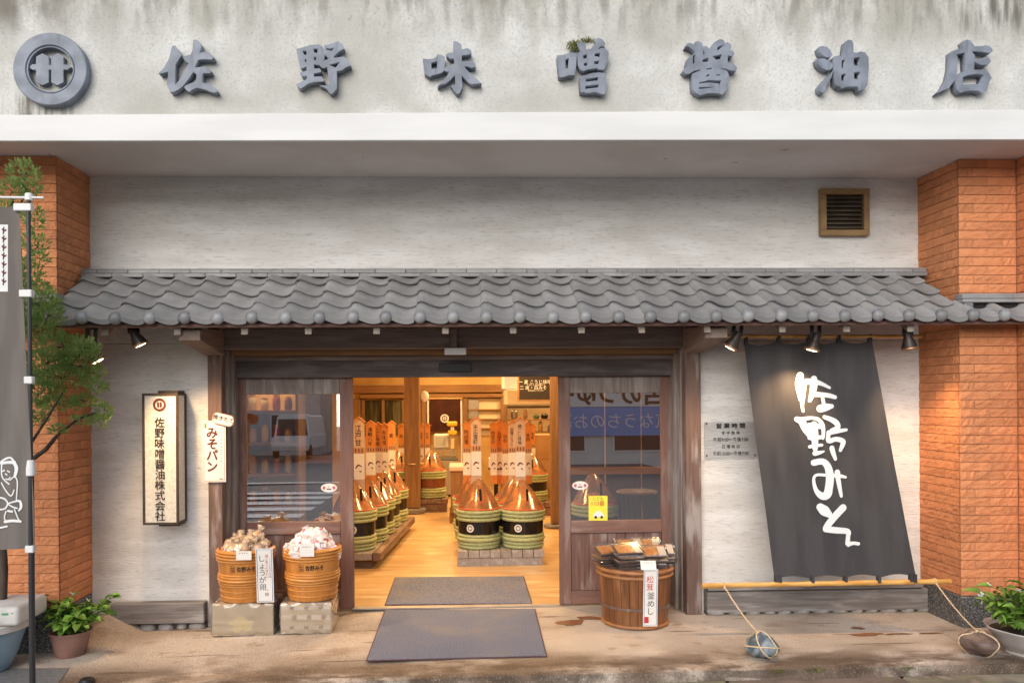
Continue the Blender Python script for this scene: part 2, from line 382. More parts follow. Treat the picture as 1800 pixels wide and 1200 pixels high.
for i in range(40):
    x0, x1 = xs[i], xs[i+1]; z0, z1 = gz(x0), gz(x1)
    lip.quad((x0, ky(x0), z0-.012), (x1, ky(x1), z1-.012), (x1, ky(x1)+.05, z1), (x0, ky(x0)+.05, z0))
    lip.quad((x0, ky(x0)-.012, z0-.075), (x1, ky(x1)-.012, z1-.075), (x1, ky(x1), z1-.012), (x0, ky(x0), z0-.012))
structure('pavement_edge', lip, M['pave'])
kerb = bpy.data.objects.new('kerb', None); COL.objects.link(kerb); kerb['kind'] = 'structure'
for i in range(9):
    x0, x1 = -5.4+1.2*i, -5.4+1.2*(i+1)-.012
    def kz(x): return gz(x)-.07
    b = MB().add([(x0,ky(x0)-.20,kz(x0)-.12),(x1,ky(x1)-.20,kz(x1)-.12),(x1,ky(x1)-.014,kz(x1)-.12),(x0,ky(x0)-.014,kz(x0)-.12),
                  (x0,ky(x0)-.20,kz(x0)-.004),(x1,ky(x1)-.20,kz(x1)-.004),(x1,ky(x1)-.014,kz(x1)),(x0,ky(x0)-.014,kz(x0))],
                 [(3,2,1,0),(4,5,6,7),(0,1,5,4),(1,2,6,5),(2,3,7,6),(3,0,4,7)])
    part('kerb_stone', b, M['gutter'] if i % 2 else M['kerb'], kerb, bevel=.012)
rd = MB(); rd.quad((-60,-70,-.30),(60,-70,-.30),(60,5.02,-.30),(-60,5.02,-.30)); 
rd2 = MB()
for i in range(40):
    x0, x1 = xs[i], xs[i+1]; rd2.quad((x0, -70, -.17), (x1, -70, -.17), (x1, ky(x1)-.2, gz(x1)-.10), (x0, ky(x0)-.2, gz(x0)-.10))
structure('road', rd2, M['asphalt'])
structure('ground', MB().quad((-200,-200,-.32),(200,-200,-.32),(200,200,-.32),(-200,200,-.32)), M['asphalt'])
# damp stains lying on the pavement (thin irregular films)
def blot(u, v, ru, rv, seed, spikes=.35):
    rr = random.Random(seed); c = ground(u, v); n = 26; ph = [rr.uniform(0, 6.28) for _ in range(4)]
    P = []
    for k in range(n):
        a = 2*math.pi*k/n; q = 1+spikes*(.5*math.sin(2*a+ph[0])+.35*math.sin(3*a+ph[1])+.3*math.sin(5*a+ph[2])+.2*math.sin(9*a+ph[3]))
        x, y = c.x+ru*q*math.cos(a), c.y+rv*q*math.sin(a); P.append((x, y, gz(x)+.004))
    return MB().add(P, [tuple(range(n))])
st = [blot(1003,1094,.10,.085,1), blot(1040,1086,.12,.05,9), blot(1523,1115,.13,.035,2), blot(1580,1114,.085,.02,3), blot(1635,1113,.08,.016,4), blot(1508,1104,.05,.03,5)]
bl = MB()
for i, b in enumerate(st): bl.add([(x,y,z+.0005*i) for x,y,z in b.v], b.f)
structure('damp_stain', bl, M['wet'], kind='stuff')
# metal grate panel and asphalt patch near the left corner, mortar fillet at the pier foot
ap = MB(); pc = [ground(-160,1176), ground(122,1174), ground(92,1215), ground(-160,1230)]
ap.add([(p.x,p.y,p.z+.004) for p in pc], [(3,2,1,0)])
structure('asphalt_patch', ap, M['asphalt'])
mf = MB(); a, b, c, d = ground(150,1128), ground(262,1112), ground(190,1096), ground(212,1100)
def fil(s, t):
    x = X(140,6.6)+(X(250,6.6)-X(140,6.6))*s; y = 6.12+.58*t
    h = .19*max(0, 1-abs(s-.42)/.58)*t**.9
    return Vector((x, y, gz(x)-.002+h))
mf.grid(fil, 14, 8); structure('mortar_fillet', mf, M['pave'], smooth='all')
# ------------------------------------------------------------------ building shell
ZS = 3.653
def zl(u0, v0, u1, v1, y):
    a, b = at_y(u0, v0, y), at_y(u1, v1, y); return lambda x: a.z+(b.z-a.z)*(x-a.x)/(b.x-a.x)
zb, zt = zl(0,248,1800,245.5,YF), zl(0,202,1800,193,YF)
XL, XR = -5.2, 5.6
ZS = max(zb(XL), zb(XR), ZS)+.002
bld = thing('shop_building', 'old soy shop facade with weathered concrete upper wall, white band and pale combed plaster walls', 'building', (0, YW, 0))
XL, XR = -5.2, 5.6
w = MB(); y0 = YF+.03
w.add([(XL,y0,zt(XL)),(XR,y0,zt(XR)),(XR,y0,6.2),(XL,y0,6.2),(XL,y0+.25,zt(XL)),(XR,y0+.25,zt(XR)),(XR,y0+.25,6.2),(XL,y0+.25,6.2)],
      [(0,1,2,3),(7,6,5,4),(3,2,6,7),(1,5,6,2),(4,0,3,7),(0,4,5,1)])
part('sign_wall', w, M['sign_wall'], bld)
w = MB(); w.add([(XL,YF,zb(XL)),(XR,YF,zb(XR)),(XR,YF,zt(XR)),(XL,YF,zt(XL)),(XL,y0+.02,zb(XL)),(XR,y0+.02,zb(XR)),(XR,y0+.02,zt(XR)-.002),(XL,y0+.02,zt(XL)-.002)],
      [(0,1,2,3),(7,6,5,4),(3,2,6,7),(1,5,6,2),(4,0,3,7),(0,4,5,1)])
part('fascia_band', w, M['band'], bld, bevel=.004)
part('soffit', MB().box(XL, XR, y0+.021, 7.4, ZS+.001, ZS+.09), M['soffit'], bld)
xl, xr = X(155, YW, 330), X(1609, YW, 500)
XPL, XPR = X(366, YW, 850), X(1231, YW, 850)      # where plaster meets the door posts
ZB = 2.30                                          # top of the door beam
part('upper_plaster_wall', MB().box(xl-.1, xr+.1, YW, YW+.2, ZB+.004, ZS), M['plaster'], bld)
part('left_plaster_wall', MB().box(xl-.1, XPL+.05, YW, YW+.2, -.1, ZB), M['plaster'], bld)
part('right_plaster_wall', MB().box(XPR-.05, xr+.1, YW, YW+.2, -.1, ZB), M['plaster'], bld)
# sill boards and the course of stones under them
sl = part('sill_board', MB().box(X(196,6.62,1075), XPL-.01, 6.60, YW-.002, Z(1096,6.6,280), Z(1060,6.6,280)), M['sill'], bld, bevel=.006)
sr = part('sill_board', MB().box(XPR+.02, X(1636,6.6,1050), 6.59, YW-.002, Z(1074,6.59,1430), Z(1037,6.59,1430)), M['sill'], bld, bevel=.006)
part('sill_cap', MB().box(XPR+.02, X(1620,6.6,1030), 6.57, YW-.002, Z(1036,6.57,1430)+.002, Z(1028,6.57,1430)), M['sill'], bld, bevel=.004)
part('plinth', MB().box(XPR+.02, X(1636,6.6,1050), 6.63, YW-.002, -.05, Z(1074,6.59,1430)-.002), M['beam_dark'], bld)
part('plinth', MB().box(X(196,6.62,1075), XPL-.01, 6.66, YW-.002, -.2, Z(1096,6.6,280)-.002), M['beam_dark'], bld)
rs = random.Random(5); x = X(215, 6.6, 1100)
stone = MB().ball((0,0,0), (.075,.05,.05), 10, 6).mesh('stone', smooth=True)
while x < XPL-.06:
    o = link('stone', stone, M['sill'], bld); k = rs.uniform(.6,1.0); o.location = (x+.05*k, 6.655, gz(x)+.02); o.scale = (k, 1, rs.uniform(.7,1)); x += .15*k+.012
x = XPR+.05
while x < X(1625,6.6,1080):
    o = link('stone', stone, M['beam_dark'], bld); k = rs.uniform(.7,1.1); o.location = (x+.05*k, 6.635, .02); o.scale = (k, 1, rs.uniform(.7,1)); x += .15*k+.015
# ------------------------------------------------------------------ piers clad in split-faced tiles
tvar = []
TW, TH = .2335, .0662
for k in range(5):
    rr = random.Random(40+k); m = MB(); nu, nv = 6, 3
    def fn(s, t):
        ed = min(s, 1-s)*6; et = min(t, 1-t)*3
        q = rr.uniform(-.007, .008)*(1 if 0 < s < 1 and 0 < t < 1 else .3)
        return Vector(((s-.5)*TW, -.016+q, (t-.5)*TH))
    m.grid(fn, nu, nv); 
    n0 = len(m.v)
    m.box(-TW/2, TW/2, -.0145, .0, -TH/2, TH/2)
    m.f = [f for f in m.f if not (all(i >= n0 for i in f) and all(abs(m.v[i][1]+.0145) < 1e-6 for i in f))]
    tvar.append(m.mesh('tile', smooth=False))
def clad(root, p0, p1, z0, z1, seed):
    """courses of tiles from p0 to p1 (xy of the face line, seen from its outside)"""
    rr = random.Random(seed); p0, p1 = Vector((*p0, 0)), Vector((*p1, 0)); d = p1-p0; L = d.length; d.normalize()
    ang = math.atan2(d.y, d.x); n = int(round((z1-z0)/.0705)); dz = (z1-z0)/n
    for r in range(n):
        s = 0.; first = .5 if r % 2 else 1.
        while s < L-.01:
            l = min((TW+.003)*first, L-s); first = 1.
            if L-s-l < .05: l = L-s
            c = p0+d*(s+l/2); o = link('tile', rr.choice(tvar), M['pier'], root)
            o.matrix_parent_inverse = Matrix.Translation(-ROOT[root.name])
            o.location = (c.x, c.y, z0+(r+.5)*dz); o.rotation_euler = (0, 0, ang); o.scale = ((l-.0014)/TW, rr.uniform(.45,.75), (dz-.0045)/TH)
            s += l
xlf, xrf = X(97, YP, 320), X(1688, YP, 600)
ZG = .25
pl = thing('tiled_pier', 'orange split-face tiled pier behind the tree and grey flag', 'pier', (xlf, YP, 0))
part('core', MB().box(xlf-.98, xlf-.002, YP+.002, YW+.1, ZG, ZS), M['pier_joint'], pl)
part('granite_base', MB().box(xlf-.98, xlf+.012, YP-.02, YW-.01, -.2, ZG-.004), M['granite'], pl, bevel=.006)
clad(pl, (xlf-.72, YP), (xlf+.012, YP), ZG, ZS, 1); clad(pl, (xlf, YP+.012), (xlf, YW), ZG, ZS, 2)
pr = thing('tiled_pier', 'orange split-face tiled pier beside the black banner', 'pier', (xrf, YP, 0))
xr2 = X(1790, YP, 600)
part('core', MB().box(xrf+.002, xrf+1.6, YP+.002, YW+.1, ZG, ZS), M['pier_joint'], pr)
part('granite_base', MB().box(xrf-.012, xrf+1.5, YP-.02, YW-.01, -.1, ZG-.004), M['granite'], pr, bevel=.006)
clad(pr, (xrf-.012, YP), (xr2-.02, YP), ZG, ZS, 3); clad(pr, (xrf, YW), (xrf, YP+.012), ZG, ZS, 4)
part('side_core', MB().box(xr2+.004, xr2+1.0, YP-.35, YP+.001, ZG, ZS-.002), M['pier_joint'], pr)
clad(pr, (xr2, YP-.002), (xr2, YP-.35), ZG, ZS, 5)
# small bolt holes in the right pier
# ------------------------------------------------------------------ tiled canopy
XE0 = X(145, 5.9, 562); PITCH = (X(1764, 5.9, 562)-XE0)/28
DY, DZ = .1875, .1128; YT, ZT = 6.65, 2.85
pr_u = [0,.04,.10,.18,.28,.40,.52,.65,.78,.90,1.0,1.04]; pr_h = [.016,.034,.045,.047,.040,.026,.012,.003,0,.005,.016,.021]
SL = math.hypot(DY, DZ)
def tile_mesh(eave):
    m = MB(); n = len(pr_u); Lq = SL+.035; down = Vector((0, -DY/SL, -DZ/SL)); nor = Vector((0, -DZ/SL, DY/SL)); xx = Vector((1,0,0))
    rows = []
    for s, lift in ((0, 0), (.5, .015), (.95, .029), (1, .027)):
        rows.append([xx*((u-.16)*PITCH)+down*(s*Lq-.035)+nor*(h+lift-(.004 if s == 1 else 0)) for u, h in zip(pr_u, pr_h)])
    rows.append([p-nor*.014+down*-.004 for p in rows[-1]])
    P = [p for r in rows for p in r]
    m.add(P, [(j*n+i+n, j*n+i+n+1, j*n+i+1, j*n+i) for j in range(4) for i in range(n-1)])
    m.add([rows[0][0], rows[1][0], rows[2][0], rows[3][0]]+[p-nor*.022 for p in (rows[0][0], rows[1][0], rows[2][0], rows[3][0])], [(0,1,5,4),(1,2,6,5),(2,3,7,6)])
    m.add([rows[0][-1], rows[3][-1], rows[3][-1]-nor*.018, rows[0][-1]-nor*.018], [(0,1,2,3)])
    if eave:      # hanging lip below the trough
        us = [i for i, u in enumerate(pr_u) if u >= .28 and u <= 1.0]; top = [rows[3][i] for i in us]
        f = [p+Vector((0,-.004,0)) for p in top]; dn = [Vector((p.x, p.y+.010, p.z-.036)) for k, p in enumerate(f)]
        bk = [p+Vector((0,.016,0)) for p in dn]; k = len(us)
        m.add(f+dn+bk+[p+Vector((0,.02,-.005)) for p in top], [(r*k+i+k, r*k+i+k+1, r*k+i+1, r*k+i) for r in range(3) for i in range(k-1)])
    return m.mesh('roof_tile', smooth=True)
tm, te = tile_mesh(False), tile_mesh(True)
end_m = MB().lathe([(.012,-.03),(.046,-.022),(.049,-.008),(.046,.002),(.036,.013),(.018,.021),(.002,.024)], 16).mesh('round_end', smooth='all')
end_m.transform(Matrix.Rotation(R(90), 4, 'X'))
canopy = thing('tiled_canopy', 'long grey pantiled canopy roof over the shop entrance', 'roof', (0, 6.3, 2.3))
rt = random.Random(11)
def lay(root, cols, rows):
    for i in rows:
        for j in cols:
            ev = i == 3
            o = link('eave_tile' if ev else 'roof_tile', te if ev else tm, M['tile'], root); o.matrix_parent_inverse = Matrix.Translation(-ROOT[root.name])
            o.location = (XE0+j*PITCH+rt.uniform(-.004,.004), YT-i*DY+rt.uniform(-.004,.003), ZT-i*DZ+rt.uniform(-.003,.003)); o.rotation_euler = (rt.uniform(-.008,.008), rt.uniform(-.01,.01), rt.uniform(-.01,.01))
            if ev:
                e = link('round_end', end_m, M['tile_end'], o); e.location = (.0, -DY-.026, -DZ+.034)
lay(canopy, range(-1, 27), range(4))
XC0, XC1 = X(150, 6.62, 480), X(1620, 6.62, 480)
def ridge(root, x0, x1, y, z, n, dp=.16):
    ww = (x1-x0)/n
    part('ridge_shade_strip', MB().box(x0+.02, x1-.02, y+.03, y+dp, z-.075, z-.002), M['dark'], root)  # dark strip painting the shade under the ridge overhang
    for k in range(n):
        part('ridge_tile', MB().box(x0+k*ww+.0015, x0+(k+1)*ww-.0015, y, y+dp, z, z+.030), M['tile'], root, bevel=.004)
    for k in range(n+1):
        a, b = max(x0, x0+(k-.5)*ww)+.0015, min(x1, x0+(k+.5)*ww)-.0015
        part('ridge_tile', MB().box(a, b, y+.012, y+dp, z+.032, z+.060), M['tile'], root, bevel=.004)
    part('ridge_cap', MB().box(x0, x1, y+.03, y+dp, z+.062, z+.074), M['tile'], root, bevel=.003)
ridge(canopy, XC0, XC1, 6.53, Z(486, 6.53), 28)
# deck, rafters and eave board
x0c, x1c = XE0-1.05*PITCH, XE0+26.9*PITCH
def rz(y): return ZT-(YT-y)*DZ/DY
deck = MB(); ya, yb = 5.955, 6.69
deck.add([(x0c,ya,rz(ya)-.035),(x1c,ya,rz(ya)-.035),(x1c,yb,rz(yb)-.035),(x0c,yb,rz(yb)-.035),(x0c,ya,rz(ya)-.012),(x1c,ya,rz(ya)-.012),(x1c,yb,rz(yb)-.012),(x0c,yb,rz(yb)-.012)],
         [(3,2,1,0),(4,5,6,7),(0,1,5,4),(1,2,6,5),(2,3,7,6),(3,0,4,7)])
part('deck_board', deck, M['rafter'], canopy)
part('eave_board', MB().box(x0c+.03, x1c+.9, 5.935, 5.985, rz(5.96)-.066, rz(5.96)-.036), M['eave'], canopy, bevel=.003)
for u in (185, 312, 430, 542, 662, 783, 902, 1022, 1128, 1243, 1375, 1488, 1600):
    x = X(u, 5.99, 588); z0, z1 = rz(5.995), rz(6.69)
    rf = part('rafter', MB().add([(x-.022,5.99,z0-.140),(x+.022,5.99,z0-.140),(x+.026,6.69,z1-.150),(x-.026,6.69,z1-.150),(x-.026,5.99,z0-.037),(x+.026,5.99,z0-.037),(x+.026,6.69,z1-.037),(x-.026,6.69,z1-.037)],
         [(3,2,1,0),(4,5,6,7),(0,1,5,4),(1,2,6,5),(2,3,7,6),(3,0,4,7)]), M['rafter'], canopy, bevel=.004)
    part('painted_end', MB().box(x-.024, x+.024, 5.985, 5.989, z0-.138, z0-.070), M['rafter_end'], rf)
# neighbouring short canopies on the pier fronts
c2 = thing('tiled_canopy', 'short grey tiled canopy crossing the right orange pier', 'roof', (4.1, 6.0, 2.35))
lay(c2, range(27, 32), [3])
xa = X(1690, 6.02, 520)
part('ridge_shade_strip', MB().box(xa+.04, xa+1.6, 6.04, 6.125, Z(545,6.05), Z(532,6.02)), M['dark'], c2)  # same painted shade strip below the short ridge
part('ridge_tile', MB().box(xa, xa+1.6, 6.00, 6.125, Z(531,6.0,1740), Z(525,6.0,1740)), M['tile'], c2, bevel=.004)
part('ridge_tile', MB().box(xa+.01, xa+1.6, 6.02, 6.125, Z(524,6.0,1740), Z(515,6.0,1740)), M['tile'], c2, bevel=.004)
part('end_block', MB().box(xa+.0, xa+.07, 5.98, 6.05, Z(542,6.0,1740), Z(532,6.0,1740)), M['tile_end'], c2, bevel=.006)
c3 = thing('tiled_canopy', 'short grey tiled canopy behind the tree on the left pier', 'roof', (-3.5, 6.0, 2.35))
lay(c3, range(-5, -1), [3])
xb = X(103, 6.02, 520)
part('ridge_tile', MB().box(xb-1.3, xb, 6.00, 6.125, Z(531,6.0,60), Z(524,6.0,60)), M['tile'], c3, bevel=.004)
part('ridge_tile', MB().box(xb-1.3, xb-.01, 6.02, 6.125, Z(523,6.0,60), Z(514,6.0,60)), M['tile'], c3, bevel=.004)
part('eave_board', MB().box(xb-1.3, x0c+.02, 5.94, 5.98, rz(5.96)-.066, rz(5.96)-.036), M['eave'], c3, bevel=.003)
# ------------------------------------------------------------------ wall vent
vt = thing('wall_vent', 'square tan framed louvre vent high on the plaster wall', 'vent', (X(1480,YW,415), YW, Z(415,YW,1480)))
a, b, zt_, zb_ = X(1438,YW,375), X(1523,YW,375), Z(334,YW,1480), Z(416,YW,1480); t = .048
M['vent'] = nmat('tan_painted_wood', rgb('#a08258'), rgb('#8d6f49'), scale=6, rough=.6, extras=[(rgb('#6e5538'), (1,1,4), 5, .55, .7, .5)])
for q in ((a,b,zt_-t,zt_),(a,b,zb_,zb_+t),(a,a+t,zb_+t+.001,zt_-t-.001),(b-t,b,zb_+t+.001,zt_-t-.001)):
    part('frame', MB().box(q[0],q[1],YW-.06,YW+.0-.002,q[2],q[3]), M['vent'], vt, bevel=.004)
part('backing', MB().box(a+t,b-t,YW-.008,YW-.002,zb_+t,zt_-t), M['dark'], vt)
M['slat'] = nmat('brown_slat', (.07,.05,.03), (.10,.075,.05), scale=8, rough=.5)
for k in range(8):
    z = zb_+t+.012+k*(zt_-zb_-2*t-.012)/8
    part('slat', MB().add([(a+t,YW-.045,z),(b-t,YW-.045,z),(b-t,YW-.012,z+.028),(a+t,YW-.012,z+.028),(a+t,YW-.045,z+.006),(b-t,YW-.045,z+.006),(b-t,YW-.012,z+.034),(a+t,YW-.012,z+.034)],
        [(3,2,1,0),(4,5,6,7),(0,1,5,4),(1,2,6,5),(2,3,7,6),(3,0,4,7)]), M['slat'], vt)
# ------------------------------------------------------------------ raised sign letters and crest
GL = {
'sa': ((265,55), [([(345,245),(395,232),(445,295),(502,392),(470,432),(400,540),(390,882),(480,770),(560,625),(612,520),(560,490),(515,415),(580,402),(650,380),(678,300),(685,160),(712,133),(765,150),(815,205),(822,265),(785,358),(870,338),(950,352),(1010,402),(1022,432),(985,462),(870,455),(770,462),(740,520),(712,592),(790,585),(905,568),(960,615),(985,662),(950,685),(858,680),(838,710),(836,830),(880,845),(965,852),(1060,932),(1085,985),(1015,1002),(880,945),(740,920),(670,950),(622,985),(560,940),(538,905),(590,868),(690,830),(738,790),(740,700),(690,662),(600,790),(512,900),(440,950),(372,985),(312,988),(262,862),(285,655),(160,690),(125,690),(215,590),(295,450)], [])]),
'no': ((505,55), [([(145,288),(250,265),(360,228),(510,215),(570,250),(592,295),(600,228),(700,212),(828,165),(900,220),(925,282),(845,325),(755,408),(748,435),(920,413),(990,480),(1032,562),(960,582),(885,635),(800,652),(806,930),(725,1022),(680,1002),(640,935),(560,890),(515,872),(640,888),(682,868),(665,750),(645,578),(600,598),(565,598),(520,552),(432,538),(434,606),(528,602),(550,640),(540,668),(426,686),(428,740),(555,734),(598,792),(585,815),(430,826),(330,855),(260,905),(215,932),(165,900),(142,862),(280,795),(316,776),(316,722),(245,738),(205,690),(222,668),(314,640),(312,572),(235,606),(212,592),(170,430)],
   [[(245,320),(312,318),(310,388),(270,380)],[(425,285),(492,280),(488,355),(430,345)],[(278,462),(312,450),(310,500),(286,500)],[(430,420),(468,418),(465,472),(430,470)],[(612,382),(675,445),(585,480)],[(675,548),(855,498),(785,592)],[(618,268),(700,287),(768,260),(722,322),(640,305)]])]),
'mi': ((730,55), [([(120,445),(205,458),(300,440),(345,412),(352,375),(420,383),(478,415),(482,500),(472,600),(560,560),(628,525),(628,445),(560,448),(515,405),(498,380),(530,360),(625,345),(615,270),(615,175),(650,158),(700,180),(752,225),(755,300),(850,275),(905,315),(912,355),(870,382),(755,395),(752,488),(850,490),(930,485),(980,535),(982,575),(910,598),(850,572),(790,575),(860,655),(960,740),(1078,850),(1030,848),(905,862),(850,820),(752,715),(765,900),(720,1000),(685,1022),(640,980),(575,880),(648,862),(640,715),(560,800),(480,860),(430,860),(365,900),(370,880),(480,780),(555,655),(510,660),(470,635),(420,680),(270,720),(235,745),(150,685)], [[(258,512),(355,488),(350,600),(262,615)]])]),
'so': ((965,55), [([(130,395),(240,385),(330,345),(400,350),(455,370),(440,560),(420,715),(390,720),(330,712),(260,740),(200,752),(165,740),(150,560)], [[(268,455),(322,440),(318,600),(268,610)]]),
   ([(448,188),(592,190),(600,240),(598,298),(680,285),(745,212),(765,122),(810,112),(870,135),(915,200),(905,262),(850,240),(795,280),(812,290),(850,268),(925,290),(970,345),(960,460),(900,610),(880,630),(800,620),(780,600),(620,625),(560,650),(510,625),(470,540),(467,420),(472,350),(520,330),(490,270)], [[(555,390),(620,375),(615,440),(558,445)],[(740,360),(830,350),(825,428),(770,408),(742,410)],[(565,520),(622,505),(620,560),(570,565)],[(738,488),(818,478),(798,535),(735,532)]]),
   ([(500,730),(600,715),(700,680),(820,670),(925,690),(940,870),(915,1000),(880,1035),(800,1000),(760,990),(600,1005),(560,985),(515,990),(505,860)], [[(600,775),(800,742),(798,798),(600,820)],[(590,885),(808,862),(802,912),(592,938)]])]),
'sho': ((1185,55), [([(185,255),(205,205),(255,190),(328,222),(340,175),(395,158),(455,190),(472,250),(530,240),(580,300),(612,225),(650,180),(740,130),(800,140),(832,192),(865,178),(920,210),(928,270),(905,310),(955,320),(978,370),(950,410),(872,395),(868,520),(950,512),(1025,595),(1005,650),(930,640),(830,608),(720,600),(850,640),(885,690),(892,820),(862,940),(782,1035),(735,1010),(560,1003),(425,1040),(350,998),(300,950),(295,690),(420,640),(425,622),(330,640),(250,690),(185,695),(140,640),(165,605),(215,570),(200,520),(225,440),(338,352),(335,322),(232,245)],
   [[(308,400),(345,375),(342,520),(302,530)],[(468,290),(520,365),(470,380)],[(457,500),(465,455),(555,430),(580,495)],[(620,405),(775,375),(765,450),(680,465),(655,440)],[(705,252),(825,212),(700,318)],[(525,605),(615,590),(608,618),(522,626)],[(522,712),(580,692),(565,730),(520,740)],[(690,700),(755,705),(750,722),(680,722)],[(405,830),(560,795),(762,800),(745,905),(728,900),(725,850),(560,832),(407,852)],[(405,905),(560,906),(690,898),(560,924),(405,940)]])]),
'yu': ((1420,55), [([(175,260),(230,240),(320,260),(375,320),(400,385),(370,425),(310,425),(240,390),(195,340)], []),([(145,450),(270,445),(360,490),(408,560),(380,620),(310,635),(230,595),(170,540)], []),([(410,645),(385,750),(305,880),(290,980),(245,1005),(190,965),(185,890),(250,800)], []),
   ([(425,415),(480,400),(555,405),(590,340),(610,170),(660,140),(715,150),(742,200),(740,345),(800,352),(850,330),(930,345),(985,420),(990,600),(970,870),(930,935),(825,975),(815,900),(720,895),(620,905),(550,930),(510,885),(490,895),(440,850),(425,600)], [[(550,475),(605,455),(600,585),(548,605)],[(745,430),(845,425),(840,565),(745,555)],[(540,705),(615,685),(610,800),(545,805)],[(752,665),(848,660),(835,785),(750,770)]])]),
'ten': ((1635,55), [([(345,330),(450,290),(575,265),(540,160),(600,135),(650,150),(715,225),(720,245),(830,245),(900,230),(960,240),(1010,290),(1015,330),(975,360),(850,335),(680,330),(730,400),(728,480),(830,450),(890,418),(960,440),(990,495),(940,545),(830,550),(745,515),(720,490),(715,630),(900,625),(960,680),(1005,760),(960,820),(920,960),(840,1005),(780,965),(650,965),(560,975),(490,1000),(430,940),(415,780),(430,700),(530,660),(590,640),(580,400),(565,345),(425,375),(450,430),(440,650),(405,790),(300,930),(230,950),(120,1005),(215,915),(300,760),(335,600),(345,440)], [[(530,745),(620,710),(760,695),(870,712),(830,830),(805,858),(530,865)]])])}
names = {'sa':('佐','first raised slate character of the sign, nearest the round crest'), 'no':('野','second raised slate character of the sign, with a boxed left half'), 'mi':('味','third raised slate character, small square beside a spreading stroke'),
 'so':('噌','fourth raised slate character, in three blocks with moss on its top'), 'sho':('醤','fifth raised slate character, the densest one with many strokes'), 'yu':('油','sixth raised slate character, three drops beside a gridded box'), 'ten':('店','last raised slate character of the sign above the right pier')}
DEP = .07; YL = YF+.03-DEP
for k, ((u0, v0), comps) in GL.items():
    fn = lambda x, y: at_y(u0+x/9.229, v0+y/9.229, YL)
    me = outline_mesh('sign_character', comps, fn, DEP+.01)
    solo('sign_character', me, M['letter'], names[k][1], 'sign letter', 'raised characters of the shop sign')
# crest
cc = at_y(87.6, 121.5, YL-.0); pxs = YL/FPX
cr = thing('crest', 'round slate crest with two upright hexagonal bars at the sign left end', 'emblem', tuple(cc))
prof = [(38*pxs, -.01), (38*pxs, -DEP+.008), (40*pxs, -DEP+.006), (41*pxs, -DEP+.013), (42.5*pxs, -DEP+.002), (61.5*pxs, -DEP), (63*pxs, -DEP+.006), (63*pxs, 0)]
rg = MB().lathe(prof, 64, cap=False); rg.v = [(cc.x+x, YL+DEP+z, cc.z+y) for x, y, z in rg.v]; rg.f = [f[::-1] for f in rg.f]
part('ring', rg, M['letter'], cr, smooth=True)
hexs = [[(400,375),(485,330),(565,375),(565,485),(600,485),(600,375),(685,330),(760,375),(760,480),(815,480),(865,510),(815,545),(760,545),(760,710),(680,750),(600,710),(600,545),(565,545),(565,710),(485,750),(400,710),(400,545),(350,545),(305,510),(350,475),(400,475)]]
me = outline_mesh('bars', [(hexs[0], [])], lambda x, y: at_y(10+x/7.5, 50+y/7.5, YL+.02), DEP)
part('bars', me, M['letter'], cr)
# ------------------------------------------------------------------ entrance frame
ent = thing('entrance_frame', 'weathered timber door frame of posts, beam and dark transom round the open entrance', 'door frame', (X(800,6.8), 6.8, 0))
ypf = 6.63
zbm = Z(612, 6.66); 
lx0, lx1 = X(366,ypf,850), X(391,ypf,850); rx0, rx1 = X(1206,ypf,850), X(1233,ypf,850)
for a, b in ((lx0,lx1),(rx0,rx1)):
    part('post', MB().box(a, b, ypf, 6.85, gz(a)-.01, ZB+.13), M['post'], ent, bevel=.006)
    part('bracket', MB().add([(q, y, z) for q in (a-.02, b+.02) for y, z in ((6.02,ZB+.055),(6.02,ZB-.02),(6.25,ZB-.05),(ypf-.002,ZB-.10),(ypf-.002,ZB+.10),(6.1,ZB+.075))],
        [(0,1,2,3,4,5),(11,10,9,8,7,6)]+[(i,i+6,(i+1)%6+6,(i+1)%6) for i in range(6)]), M['rafter'], ent)
part('beam', MB().box(lx1+.002, rx0-.002, 6.66, 6.86, zbm, ZB+.12), M['beam'], ent, bevel=.006)
part('header_gap', MB().box(lx1+.03, rx0-.03, 6.80, 6.90, zbm-.045, zbm-.003), M['inwood_x'], ent)
yd = YD
jx = [(X(391,6.74,850), X(401,6.74,850), 6.74), (X(401,6.84,850)+.002, X(412,6.84,850), 6.84), (X(1197,6.74,850), X(1206,6.74,850)-.0, 6.74), (X(1186,6.84,850), X(1197,6.84,850)-.002, 6.84)]
for a, b, y in jx: part('jamb', MB().box(min(a,b), max(a,b), y, 7.03, gz(a)-.01, zbm-.004), M['post_grey'], ent, bevel=.004)
zt1 = Z(662, 6.90)
part('transom', MB().box(X(411,6.92,850), X(1187,6.92,850), 6.92, 7.05, zt1, zbm-.05), M['beam_dark'], ent, bevel=.003)
part('door_track', MB().box(X(411,6.9,850), X(1187,6.9,850), 6.885, 6.918, zbm-.085, zbm-.048), M['beam'], ent, bevel=.003)
part('sensor_box', MB().box(X(782,6.63), X(820,6.63), 6.61, 6.658, Z(623,6.61), Z(611,6.61)), M['white'], ent, bevel=.004)
part('sensor_bracket', MB().box(X(793,6.63), X(804,6.63), 6.62, 6.659, Z(610,6.62)+.001, Z(578,6.62)), M['rafter'], ent, bevel=.003)
part('sensor_plate', MB().box(X(772,6.9), X(828,6.9), 6.895, 6.918, Z(653,6.9), Z(638,6.9)), M['black'], ent, bevel=.003)
part('threshold', MB().box(X(619,6.97,1066), X(984,6.97,1066), 6.955, 7.035, .0, .012), nmat('worn_steel', (.42,.40,.38), (.33,.31,.30), scale=20, sc=(.3,3,1), rough=.4, metal=.6), ent, bevel=.003)
